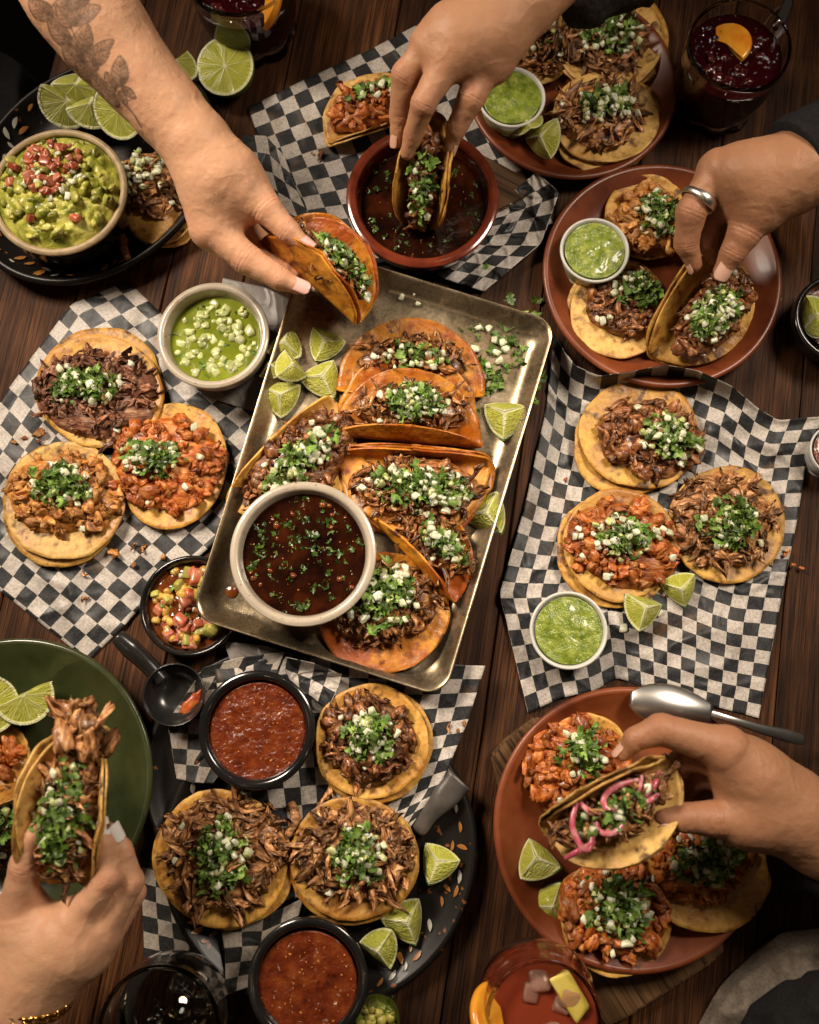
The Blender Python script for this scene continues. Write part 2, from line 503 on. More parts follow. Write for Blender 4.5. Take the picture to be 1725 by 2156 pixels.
M['plastic'] = mk('translucent_plastic', [(0.50, 0.49, 0.45), (0.54, 0.53, 0.49)], 10, 0.28, sss=0.4, sssr=(0.006, 0.006, 0.005))
M['cupgreen'] = mk('salsa_tinted_plastic', [(0.36, 0.36, 0.20), (0.42, 0.43, 0.25)], 20, 0.3, sss=0.3, sssr=(0.006, 0.006, 0.004))
M['steel'] = mk('polished_steel', [(0.60, 0.57, 0.53), (0.72, 0.69, 0.66)], 30, 0.30, metal=1.0)
M['silver'] = mk('silver', [(0.70, 0.66, 0.60), (0.82, 0.78, 0.72)], 90, 0.32, metal=1.0)
M['gold'] = mk('gold', [(0.72, 0.42, 0.10), (0.85, 0.55, 0.18)], 90, 0.18, metal=1.0)
M['nail_white'] = mk('white_nail_varnish', (0.78, 0.74, 0.70), 10, 0.15, coat=0.6)
M['nail_pink'] = mk('pink_nail_varnish', (0.74, 0.42, 0.38), 10, 0.15, coat=0.6)
M['nail_bare'] = mk('bare_nail', [(0.56, 0.31, 0.21), (0.64, 0.40, 0.30)], 60, 0.28, coat=0.2)
M['black_cloth'] = mk('black_fabric', [(0.006, 0.006, 0.007), (0.014, 0.013, 0.013)], 300, 0.9, (600, 0.4, 0.001), spec=0.2)
M['charcoal_cloth'] = mk('charcoal_fabric', [(0.012, 0.011, 0.010), (0.045, 0.040, 0.036)], 180, 0.85, (500, 0.6, 0.001), spec=0.2)
M['brown_cloth'] = mk('taupe_fabric', [(0.10, 0.08, 0.062), (0.18, 0.145, 0.115)], 260, 0.9, (600, 0.6, 0.001), spec=0.2)
M['floor'] = mk('dark_floor', [(0.008, 0.007, 0.006), (0.02, 0.017, 0.014)], 12, 0.6)
M['rind'] = mk('lime_rind', [(0.035, 0.075, 0.008), (0.085, 0.15, 0.014), (0.16, 0.21, 0.025)], 1.6, 0.3, (14, 0.5, 0.02), coat=0.2)
M['orangefruit'] = mk('orange_slice', [(0.62, 0.20, 0.012), (0.70, 0.33, 0.03)], 60, 0.25, sss=0.2, coat=0.3)
M['lemonfruit'] = mk('lemon_slice', [(0.60, 0.42, 0.04), (0.70, 0.58, 0.15)], 60, 0.25, sss=0.2, coat=0.3)
M['darkfruit'] = mk('wine_soaked_fruit', [(0.018, 0.0012, 0.002), (0.07, 0.007, 0.007)], 60, 0.15, coat=0.4)


def glassy(name, col, rough=0.0, ior=1.45, trans=1.0):
    m, nt, b = nodes(name)
    b.inputs['Base Color'].default_value = (*col, 1)
    b.inputs['Roughness'].default_value = rough
    b.inputs['IOR'].default_value = ior
    b.inputs['Transmission Weight'].default_value = trans
    return m


M['glass'] = glassy('clear_glass', (0.97, 0.97, 0.95), 0.01)
M['sangria'] = glassy('sangria', (0.03, 0.0015, 0.003), 0.02, 1.34, 0.35)
M['cocktail'] = glassy('pink_cocktail', (0.30, 0.05, 0.02), 0.05, 1.34, 0.35)
M['water'] = glassy('melted_ice_drink', (0.80, 0.72, 0.60), 0.01, 1.33, 1.0)
M['ice'] = glassy('ice_cube', (0.85, 0.55, 0.42), 0.12, 1.3, 0.8)


def lime_mat(wedge=False):
    m, nt, b = nodes('lime_flesh')
    vec, w, r = coords(nt)
    vec = nn(nt, 'ShaderNodeAttribute', attribute_name='lco').outputs['Vector']
    sx = nn(nt, 'ShaderNodeSeparateXYZ', {0: vec})
    x, y, z = sx.outputs
    an = mth(nt, 'ARCTAN2', y, x)
    seg = mth(nt, 'MULTIPLY_ADD', an, 9 / (2 * math.pi), 20.0)
    d = mth(nt, 'PINGPONG', seg, 0.5)
    rr = nn(nt, 'ShaderNodeVectorMath', {0: vec}, operation='LENGTH').outputs['Value']
    rxy = mth(nt, 'SQRT', mth(nt, 'ADD', mth(nt, 'MULTIPLY', x, x), mth(nt, 'MULTIPLY', y, y)))
    mem = mth(nt, 'LESS_THAN', mth(nt, 'MULTIPLY', d, rxy), 0.026)      # unit-radius lime
    mems = ramp(nt, mth(nt, 'MULTIPLY', d, rxy), [(0.004, 0.85), (0.022, 0.0)])
    rim = ramp(nt, rr, [(0.865, 0.0), (0.915, 0.9)])
    core = ramp(nt, rxy, [(0.035, 1.0), (0.10, 0.0)])
    comb = nn(nt, 'ShaderNodeCombineXYZ', {0: mth(nt, 'MULTIPLY', an, 5.0), 1: mth(nt, 'MULTIPLY', rr, 1.2), 2: mth(nt, 'MULTIPLY', z, 4.0)}).outputs[0]
    n = noise4(nt, comb, w, 3.2, 4, 0.55, 0.4)
    c = ramp(nt, n, [(0.30, (0.32, 0.325, 0.028)), (0.52, (0.44, 0.44, 0.06)), (0.74, (0.56, 0.54, 0.14))])
    v = mth(nt, 'MULTIPLY_ADD', r, 0.35, 0.82)
    c = nn(nt, 'ShaderNodeHueSaturation', {'Value': v, 'Color': c}).outputs[0]
    if wedge:
        ax_, ay_, az_ = [mth(nt, 'ABSOLUTE', q) for q in (x, y, z)]
        mx = mth(nt, 'MAXIMUM', mth(nt, 'MAXIMUM', ax_, ay_), az_)
        mn = mth(nt, 'MINIMUM', mth(nt, 'MINIMUM', ax_, ay_), az_)
        med = mth(nt, 'SUBTRACT', mth(nt, 'SUBTRACT', mth(nt, 'ADD', mth(nt, 'ADD', ax_, ay_), az_), mx), mn)
        edge = ramp(nt, mth(nt, 'ADD', med, mth(nt, 'MULTIPLY_ADD', rr, 0.06, -0.03)), [(0.012, 0.85), (0.065, 0.0)])
        core = mth(nt, 'MAXIMUM', edge, ramp(nt, rr, [(0.06, 1.0), (0.20, 0.0)]))
        mems = mth(nt, 'MULTIPLY', mems, 0.22)
        rim = ramp(nt, rr, [(0.86, 0.0), (0.93, 0.75)])
    k = mth(nt, 'MAXIMUM', mth(nt, 'MAXIMUM', mems, rim), core, clamp=True)
    c = mixc(nt, k, c, (0.70, 0.69, 0.42))
    nt.links.new(c, b.inputs['Base Color'])
    b.inputs['Roughness'].default_value = 0.38
    b.inputs['Subsurface Weight'].default_value = 0.3
    b.inputs['Subsurface Radius'].default_value = (0.15, 0.15, 0.05)
    b.inputs['Subsurface Scale'].default_value = 0.03
    b.inputs['Coat Weight'].default_value = 0.06
    bn = nn(nt, 'ShaderNodeBump', {'Height': mth(nt, 'SUBTRACT', n, mth(nt, 'MULTIPLY', k, 0.4)), 'Strength': 0.5, 'Distance': 0.04})
    nt.links.new(bn.outputs[0], b.inputs['Normal'])
    return m


M['lime'] = lime_mat()
M['lime_wedge'] = lime_mat(True)
M['onion_green'] = mk('onion_in_salsa', [(0.30, 0.34, 0.10), (0.44, 0.47, 0.20), (0.55, 0.56, 0.32)], 90, 0.2, rnd=0.25, sss=0.3)
M['leaf_wet'] = mk('wet_cilantro', [(0.008, 0.022, 0.002), (0.028, 0.062, 0.006), (0.075, 0.12, 0.014)], 130, 0.3, rnd=0.6)


def skin_mat(name, base, red, rough=0.42):
    m, nt, b = nodes(name)
    vec, w, r = coords(nt)
    n1 = noise4(nt, vec, w, 28, 5, 0.6)
    n2 = noise4(nt, vec, w, 240, 3, 0.6)
    fl = nn(nt, 'ShaderNodeAttribute', attribute_name='flush').outputs['Fac']
    ink = nn(nt, 'ShaderNodeAttribute', attribute_name='ink').outputs['Fac']
    c = mixc(nt, ramp(nt, n1, [(0.3, 0.0), (0.7, 0.45)]), base, [q * 0.78 for q in base])
    c = mixc(nt, ramp(nt, n2, [(0.35, 0.0), (0.75, 0.28)]), c, red)
    n5 = noise4(nt, vec, w, 75, 5, 0.65)
    c = mixc(nt, ramp(nt, n5, [(0.48, 0.0), (0.74, 0.24)]), c, red)
    c = mixc(nt, mth(nt, 'MULTIPLY', fl, 0.42), c, red)
    c = mixc(nt, ink, c, (0.022, 0.019, 0.018))
    nt.links.new(c, b.inputs['Base Color'])
    b.inputs['Specular IOR Level'].default_value = 0.36
    nt.links.new(ramp(nt, n1, [(0.3, rough - 0.1), (0.7, rough + 0.1)]), b.inputs['Roughness'])
    b.inputs['Subsurface Weight'].default_value = 0.22
    b.inputs['Subsurface Radius'].default_value = (0.006, 0.0025, 0.0012)
    b.inputs['Subsurface Scale'].default_value = 1.0
    vo = nn(nt, 'ShaderNodeTexVoronoi', {'Vector': vec, 'Scale': 620.0}).outputs['Distance']
    h = mth(nt, 'ADD', mth(nt, 'MULTIPLY', vo, 0.5), mth(nt, 'MULTIPLY', n2, 0.8))
    bn = nn(nt, 'ShaderNodeBump', {'Height': h, 'Strength': 0.32, 'Distance': 0.0009})
    nt.links.new(bn.outputs[0], b.inputs['Normal'])
    return m


M['skin_light'] = skin_mat('fair_skin', (0.58, 0.33, 0.19), (0.54, 0.21, 0.13), 0.52)
M['skin_mid'] = skin_mat('tan_skin', (0.44, 0.235, 0.125), (0.40, 0.145, 0.085), 0.54)
M['skin_dark'] = skin_mat('brown_skin', (0.34, 0.172, 0.088), (0.31, 0.105, 0.058), 0.54)
# ------------------------------------------------------------------ small pieces, a few shapes of each kind shared by all copies
def ico(sub=2):
    import bmesh
    bm = bmesh.new()
    bmesh.ops.create_icosphere(bm, subdivisions=sub, radius=1.0)
    v = np.array([q.co[:] for q in bm.verts]); f = [[q.index for q in p.verts] for p in bm.faces]
    bm.free()
    return v, f


def hexa(rs, jit=0.16, bev=0.16):
    import bmesh
    bm = bmesh.new()
    bmesh.ops.create_cube(bm, size=2.0)
    for q in bm.verts:
        q.co += Vector([rs.uniform(-jit, jit) for _ in range(3)])
    bmesh.ops.bevel(bm, geom=bm.edges[:], offset=bev * 2, segments=2, affect='EDGES', profile=0.6)
    v = np.array([q.co[:] for q in bm.verts]); f = [[q.index for q in p.verts] for p in bm.faces]
    bm.free()
    return v, f


LIB = {}


def lib_onion():
    out = []
    rs = random.Random(3)
    for i in range(9):
        v, f = hexa(rs, 0.36, 0.30)
        v = v * np.array([rs.uniform(0.0029, 0.0056), rs.uniform(0.0025, 0.0038), rs.uniform(0.0018, 0.0030)])
        v[:, 2] -= (v[:, 0] ** 2) * rs.uniform(0, 30)       # slight curve of an onion layer
        out.append(mesh('onion_piece', v, f))
    return out


def lib_cube(s, n=5, jit=0.25, bev=0.2):
    out = []
    rs = random.Random(5 + n)
    for i in range(n):
        v, f = hexa(rs, jit, bev)
        out.append(mesh('diced_piece', v * np.array([rs.uniform(.8, 1.2) * s, rs.uniform(.75, 1.1) * s, rs.uniform(.6, .9) * s]), f))
    return out


def lib_leaf():
    out = []
    rs = random.Random(8)
    for i in range(12):
        n = 22
        th = np.linspace(0, 2 * math.pi, n, endpoint=False)
        lob = rs.choice([2.5, 3.0, 1.5, 2.0])
        r = 1 + 0.34 * np.cos(lob * th + rs.uniform(0, 6)) + 0.20 * np.cos(7 * th + rs.uniform(0, 6)) + 0.12 * np.array([rs.uniform(-1, 1) for _ in range(n)])
        R = rs.uniform(0.0040, 0.0068); asp = rs.uniform(0.5, 0.95)
        v = [(0, 0, 0)]
        for k in (0.5, 1.0):
            for a, q in zip(th, r):
                v.append((R * q * k * math.cos(a), R * q * k * math.sin(a) * asp, 0))
        v = np.array(v)
        v[:, 2] = fbm(v * 230 + i * 9, i, 2) * 0.0024 + (v[:, 0] ** 2) * rs.uniform(-90, 90) + (v[:, 1] ** 2) * rs.uniform(-90, 90)
        f = [(0, 1 + j, 1 + (j + 1) % n) for j in range(n)]
        f += [(1 + j, 1 + n + j, 1 + n + (j + 1) % n, 1 + (j + 1) % n) for j in range(n)]
        out.append(mesh('cilantro_leaf', v, f))
    return out


def lib_chunk(R, asp=(1.5, 1.0, 0.6), amp=0.35, n=8, freq=1.5, seed=1):
    out = []
    rs = random.Random(seed)
    v0, f = ico(3)
    for i in range(n):
        d = 1 + amp * fbm(v0 * freq + i * 13.7, seed, 3) + amp * 0.35 * (1 - 2 * np.abs(vnoise(v0 * freq * 2.6 + i * 3.1, seed + 5)))
        v = v0 * d[:, None]
        a = np.array([asp[0] * rs.uniform(.75, 1.25), asp[1] * rs.uniform(.8, 1.2), asp[2] * rs.uniform(.8, 1.2)])
        v = v * a * R
        v[:, 2] -= v[:, 0] ** 2 * rs.uniform(-25, 35)
        out.append(mesh('meat_chunk', v, f))
    return out


def lib_shred(L, W, n=9, seed=1, rid=7):
    """a torn piece of meat with fibres running along it"""
    out = []
    rs = random.Random(seed)
    nu, nv = 22, 22
    for i in range(n):
        t = np.linspace(0, 1, nu)
        th = np.linspace(0, 2 * math.pi, nv, endpoint=False)
        T, H = np.meshgrid(t, th, indexing='ij')
        env = np.clip(np.sin(math.pi * np.clip(T * .96 + .02, 0, 1)), 0, 1) ** 0.45
        l = L * rs.uniform(.7, 1.3); w = W * rs.uniform(.7, 1.3)
        fib = 1 + 0.45 * vnoise(np.stack([np.cos(H) * rid / 3, np.sin(H) * rid / 3, T * 1.5 + i * 7], -1), seed) + 0.36 * vnoise(np.stack([np.cos(H) * rid / 1.2, np.sin(H) * rid / 1.2, T * 3 + i * 5], -1), seed + 3)
        # frayed ends
        fray = 1 + 0.6 * vnoise(np.stack([np.cos(H) * 3.6, np.sin(H) * 3.6, 0 * T + i * 3.3], -1), seed + 9) * np.abs(2 * T - 1) ** 2
        x = (T - .5) * l * fray
        y = np.cos(H) * w * env * fib
        z = np.sin(H) * w * 0.5 * env * fib + w * 0.5 * vnoise(np.stack([T * 4 + i, np.cos(H), 0 * T + seed], -1), 6)
        b1, b2 = rs.uniform(-1, 1), rs.uniform(-1, 1)
        y = y + b1 * l * 0.34 * (2 * T - 1) ** 2 + 0.10 * l * np.sin(T * 6 + i)
        z = z + b2 * l * 0.14 * (2 * T - 1) ** 2
        v = np.stack([x, y, z], -1).reshape(-1, 3)
        f = grid_faces(nu, nv, True) + [tuple(range(nv - 1, -1, -1)), tuple(range((nu - 1) * nv, nu * nv))]
        out.append(mesh('meat_shred', v, f))
    return out


LIB['onion'] = lib_onion()
LIB['leaf'] = lib_leaf()
LIB['kernel'] = lib_chunk(0.0042, (1.1, 0.9, 0.75), 0.12, 5, 1.2, 21)
LIB['cube'] = lib_cube(0.0050)
SHAPES = {
    'beef': [('shred', 0.030, 0.0033), ('shred', 0.022, 0.0046), ('chunk', 0.0066)],
    'beefred': [('shred', 0.034, 0.0034), ('shred', 0.024, 0.0052), ('shred', 0.020, 0.0060)],
    'chicken': [('chunk', 0.0078), ('chunk', 0.0064), ('shred', 0.022, 0.0054)],
    'pastor': [('chunk', 0.0072), ('shred', 0.026, 0.0056), ('chunk', 0.0056)],
    'birriameat': [('shred', 0.032, 0.0030), ('shred', 0.024, 0.0042), ('shred', 0.016, 0.0050)],
    'carnitas': [('shred', 0.036, 0.0034), ('shred', 0.028, 0.0046), ('shred', 0.020, 0.0058)],
}
for k, lst in SHAPES.items():
    LIB[k] = []
    for j, s in enumerate(lst):
        if s[0] == 'shred':
            LIB[k] += [('meat_shred', q) for q in lib_shred(s[1], s[2], 5, len(k) * 7 + j * 3)]
        else:
            LIB[k] += [('meat_chunk', q) for q in lib_chunk(s[1], (1.5, 1.0, 0.7), 0.42, 6, 1.5, len(k) * 5 + j)]
MATCOPY = {}


def with_mat(me, mat):
    """the same shape in another material, made once"""
    key = (me.name, mat.name)
    if key not in MATCOPY:
        c = me.copy()
        c.name = me.name.split('.')[0]
        c.materials.clear()
        c.materials.append(mat)
        MATCOPY[key] = c
    return MATCOPY[key]


def piece(name, me, mat, root, pos, rot, s=1.0):
    o = bpy.data.objects.new(name, with_mat(me, mat))
    COL.objects.link(o)
    if root is not None:
        o.parent = root
        pos = Vector(pos) - root.location
    o.location = pos
    o.rotation_euler = rot
    o.scale = (s, s, s) if not isinstance(s, tuple) else s
    return o


def rnd_rot(F, tilt):
    """F: 3x3 frame (columns) ; a random turn about its third axis and a little tilt"""
    e = Euler((random.gauss(0, tilt), random.gauss(0, tilt), random.uniform(0, 6.283)), 'XYZ').to_matrix()
    return (F @ e).to_euler()


def frame(ex, ey, ez):
    return Matrix((V3(ex), V3(ey), V3(ez))).transposed()


# ------------------------------------------------------------------ taco filling
def fill(root, C, ex, ey, ez, ra, rb, rc, meat, nm, g=None, non=0, nci=0, gh=0.009, msz=1.0, loose=0, body=True, ga_off=0.0, matname=None):
    C, ex, ey, ez = [np.array(q, float) for q in (C, ex, ey, ez)]
    mat = M[matname or meat]
    F = frame(ex, ey, ez)
    sd = random.randint(0, 999)
    if body:
        nr, na = 12, 44
        v = []
        for i in range(nr + 1):
            r = i / nr
            for j in range(na):
                a = 2 * math.pi * j / na
                v.append((r * math.cos(a), r * math.sin(a)))
        v = np.array(v)
        rr = np.hypot(v[:, 0], v[:, 1])
        edge = 1 + 0.12 * vnoise(np.stack([v[:, 0] * 2.5, v[:, 1] * 2.5, 0 * rr + sd], -1), 4)
        p = v * edge[:, None]
        h = rc * np.sqrt(np.clip(1 - rr ** 2, 0, 1))
        W = C + ex * (p[:, 0] * ra)[:, None] + ey * (p[:, 1] * rb)[:, None] + ez * h[:, None]
        W = W + ez * (fbm(W * 170, sd, 3) * 0.0032 * (1 - rr ** 4))[:, None] - ez * (0.001 * (rr > 0.99))[:, None]
        f = grid_faces(nr + 1, na, True)
        link('filling', mesh('filling', W - np.array(root.location), f), mat, root)
    for i in range(int(nm * (1.1 if meat in ('chicken', 'pastor') else 1.6))):
        r = math.sqrt(random.random()) * 0.98; a = random.uniform(0, 6.283)
        p, q = r * math.cos(a), r * math.sin(a)
        pos = C + ex * ra * p + ey * rb * q + ez * (rc * math.sqrt(max(0, 1 - r * r)) * 0.92 + random.uniform(0.0006, 0.004))
        nm_, me = random.choice(LIB[meat])
        piece(nm_, me, mat, root, pos, rnd_rot(F, 0.5), msz * random.uniform(.42, 0.98))
    if g:
        gp, gq, ga, gb = g[:4]

        def place(spread, lift):
            while True:
                x, y = random.gauss(0, 0.55 * spread), random.gauss(0, 0.55 * spread)
                if x * x + y * y < 1.25 * spread: break
            p, q = gp + ga * x, gq + gb * y
            rr_ = min(1, p * p + q * q)
            pos = C + ex * ra * p + ey * rb * q + ez * (rc * math.sqrt(1 - rr_) + gh * max(0, 1 - (x * x + y * y)) * random.uniform(.55, 1) + lift)
            return pos
        for i in range(int(nci * 1.75)):
            piece('cilantro_leaf', random.choice(LIB['leaf']), M['cilantro'], root, place(1.25, random.uniform(0.003, 0.0105)), rnd_rot(F, 0.6), random.uniform(.5, 1.3))
        for i in range(int(non * 1.75)):
            piece('onion_piece', random.choice(LIB['onion']), M['onion'] if random.random() > .22 else M['onion_green'], root, place(1.35, random.uniform(0.003, 0.0085)), rnd_rot(F, 0.5), random.uniform(.62, 1.08))
    for i in range(loose):
        a = random.uniform(0, 6.283); r = random.uniform(.5, .95)
        pos = C + ex * ra * r * math.cos(a) + ey * rb * r * math.sin(a) + ez * (rc * math.sqrt(1 - r * r) + 0.005)
        piece('onion_piece', random.choice(LIB['onion']), M['onion'], root, pos, rnd_rot(F, 0.4), random.uniform(.7, 1.1))


# ------------------------------------------------------------------ flat tortilla
def tortilla(root, cx, cy, rx, ry, rot, z, mat, curls=(), dish=0.004, wav=0.0016, thick=0.0021):
    nr, na = 16, 72
    sd = random.randint(0, 9999)
    r = np.linspace(0, 1, nr + 1)
    th = np.linspace(0, 2 * math.pi, na, endpoint=False)
    Rr, T = np.meshgrid(r, th, indexing='ij')
    out = 1 + 0.026 * vnoise(np.stack([np.cos(T) * 2, np.sin(T) * 2, 0 * T + sd], -1), 1) + 0.012 * vnoise(np.stack([np.cos(T) * 7, np.sin(T) * 7, 0 * T + sd], -1), 2)
    X = (Rr * np.cos(T) * out).ravel(); Y = (Rr * np.sin(T) * out).ravel(); R1 = Rr.ravel()
    Z = dish * R1 ** 3 + wav * vnoise(np.stack([X * 2.2, Y * 2.2, 0 * X + sd], -1), 3) * (0.2 + R1) + 0.0006 * vnoise(np.stack([X * 9, Y * 9, 0 * X], -1), sd)
    sc_ = S(cx, cy, z)
    rm = 0.5 * (rx + ry) * sc_
    Zc = np.zeros_like(X)
    for (deg, d0, br, mx) in curls:               # image degrees: 0 right, 90 up
        c, s = math.cos(rad(deg)), math.sin(rad(deg))
        d = X * c + Y * s
        k = d > d0
        ang = np.minimum((d - d0) / br, mx)
        extra = (d - d0) - ang * br
        nd = d0 + br * np.sin(ang) + extra * np.cos(ang)
        nz = br * (1 - np.cos(ang)) + extra * np.sin(ang)
        X = np.where(k, X + (nd - d) * c, X); Y = np.where(k, Y + (nd - d) * s, Y)
        Zc = np.where(k, Zc + nz * rm, Zc)
    c, s = math.cos(rad(rot)), math.sin(rad(rot))
    px = cx + (X * rx * c - Y * ry * s)
    py = cy - (X * rx * s + Y * ry * c)
    W = P(px, py, z)
    W[:, 2] += Z + Zc
    f = grid_faces(nr + 1, na, True)
    o = link('tortilla', mesh('tortilla', W - np.array(root.location), f), mat, root)
    md = o.modifiers.new('thickness', 'SOLIDIFY'); md.thickness = thick; md.offset = 0
    return o


TG = 'corn tortilla tacos shared around the table'


def flat_taco(label, cx, cy, rx, ry, rot=0, z=0.008, under=None, meat='beef', mound=(0, 0, .8, .7, 0), g=(0, 0, .45, .42), nm=62, non=22, nci=46, curls=(), mat='corn', rc=0.014, loose=3, gh=0.009, msz=1.0, und_mat=None, dish=0.004):
    root = thing('taco', label, 'taco', P(cx, cy, z), TG)
    if under:
        tortilla(root, cx + under[0], cy + under[1], rx * under[2], ry * under[2], rot + 40, z, M[und_mat or mat], under[3] if len(under) > 3 else (), dish=0.002)
        z2 = z + 0.0034
    else:
        z2 = z
    tortilla(root, cx, cy, rx, ry, rot, z2, M[mat], curls, dish)
    s = S(cx, cy, z)
    c = P(cx + mound[0], cy + mound[1], z2 + 0.001)
    a = rad(mound[4])
    ex = (math.cos(a), math.sin(a), 0); ey = (-math.sin(a), math.cos(a), 0)
    fill(root, c, ex, ey, (0, 0, 1), 0.98 * mound[2] * rx * s, 0.98 * mound[3] * ry * s, rc, meat, nm, g, non, nci, gh, msz, loose)
    return root


# ------------------------------------------------------------------ folded tortilla: a disc bent along a curve
class Fold:
    def __init__(self, A, B, aR, aL, rb, roll=0.0, uR=None, uL=None, R=None):
        A = np.array(A, float); B = np.array(B, float)
        self.C = (A + B) / 2
        ax = B - A
        self.R = R or np.linalg.norm(ax) / 2
        ax /= np.linalg.norm(ax)
        up = np.array([0, 0, 1.0]); up -= ax * (up @ ax); up /= np.linalg.norm(up)
        sd = np.cross(up, ax)                       # to the right of A->B seen from above is -sd
        c, s = math.cos(rad(roll)), math.sin(rad(roll))
        self.ax = ax
        self.sd = sd * c + up * s
        self.up = -sd * s + up * c
        self.aR, self.aL, self.rb = rad(aR), rad(aL - 180), rb
        self.uR = uR or self.R; self.uL = uL or self.R
        t0 = (self.aR + self.aL) / 2
        us = np.linspace(-self.R, self.R, 401)
        th = np.where(us > 0, np.minimum(t0 + us / rb, self.aR), np.maximum(t0 + us / rb, self.aL))
        du = us[1] - us[0]
        a = np.cumsum(np.cos(th)) * du; b = np.cumsum(np.sin(th)) * du
        a -= np.interp(0, us, a); b -= np.interp(0, us, b)
        self.us, self.a, self.b, self.th = us, a, b, th

    def at(self, u, v, off=0.0):
        u = np.asarray(u, float); v = np.asarray(v, float)
        a = np.interp(u, self.us, self.a); b = np.interp(u, self.us, self.b); t = np.interp(u, self.us, self.th)
        na, nb = -np.sin(t), np.cos(t)
        a = a + na * off; b = b + nb * off
        return self.C + np.multiply.outer(v, self.ax) + np.multiply.outer(a, self.sd) + np.multiply.outer(b, self.up)

    def sheet(self, root, mat, off=0.0, grow=1.0, wav=0.0022, thick=0.0021, flare=0.0, shift=0.0):
        nu, nv = 44, 34
        sd = random.randint(0, 999)
        R = self.R * grow
        u = np.linspace(-min(self.uL * grow, R * .998), min(self.uR * grow, R * .998), nu)
        w = np.linspace(-1, 1, nv)
        U, Wv = np.meshgrid(u, w, indexing='ij')
        lo_ = np.where(U < 0, min(self.uL, self.R), min(self.uR, self.R)) * grow
        V = Wv * R * np.sqrt(np.maximum(1 - (U / lo_) ** 2, 0.0036))
        V = V * (1 + 0.035 * vnoise(np.stack([U * 60, 0 * U, np.sign(Wv) * 3 + sd], -1), 5))
        rr = np.sqrt(U ** 2 + V ** 2) / R
        o = off + wav * rr ** 2 * vnoise(np.stack([U * 45, V * 45, 0 * U + sd], -1), 7) + 0.0004 * vnoise(np.stack([U * 200, V * 200, 0 * U], -1), 2) - flare * rr ** 3
        W = self.at(U.ravel() + shift, V.ravel(), o.ravel())
        ob = link('tortilla', mesh('tortilla', W - np.array(root.location), grid_faces(nu, nv)), mat, root)
        md = ob.modifiers.new('thickness', 'SOLIDIFY'); md.thickness = thick; md.offset = 0
        return ob


def fold_taco(label, A, B, aR, aL, rb, roll=0, uR=None, uL=None, layers=2, mat='corn', meat='beef', fc=(0.3, 0.012), fr=(.8, .35, .012), nm=50, g=(0, 0, .5, .5), non=18, nci=34, gh=0.006, R=None, tilt=0.0, msz=1.0, shift=0.003, wav=0.0022, loose=0, und=None):
    """fc: filling centre (fraction of R along the right leg's side, metres up); fr: radii (axis, side as fractions of R, metres up)"""
    fo = Fold(A, B, aR, aL, rb, roll, uR, uL, R)
    root = thing('taco', label, 'taco', fo.C, TG)
    fo.sheet(root, M[mat], 0.0, wav=wav)
    for k in range(1, layers):
        fo.sheet(root, M[und or mat], -0.0034 * k, 1.0 + 0.02 * k, wav=wav * 1.3, shift=shift * k)
    C = fo.C + fo.sd * fc[0] * fo.R + fo.up * fc[1]
    ez = fo.up * math.cos(tilt) + fo.sd * math.sin(tilt)
    ey = fo.sd * math.cos(tilt) - fo.up * math.sin(tilt)
    fill(root, C, fo.ax, ey, ez, fr[0] * fo.R, fr[1] * fo.R, fr[2], meat, nm, g, non, nci, gh, msz, loose)
    return root, fo


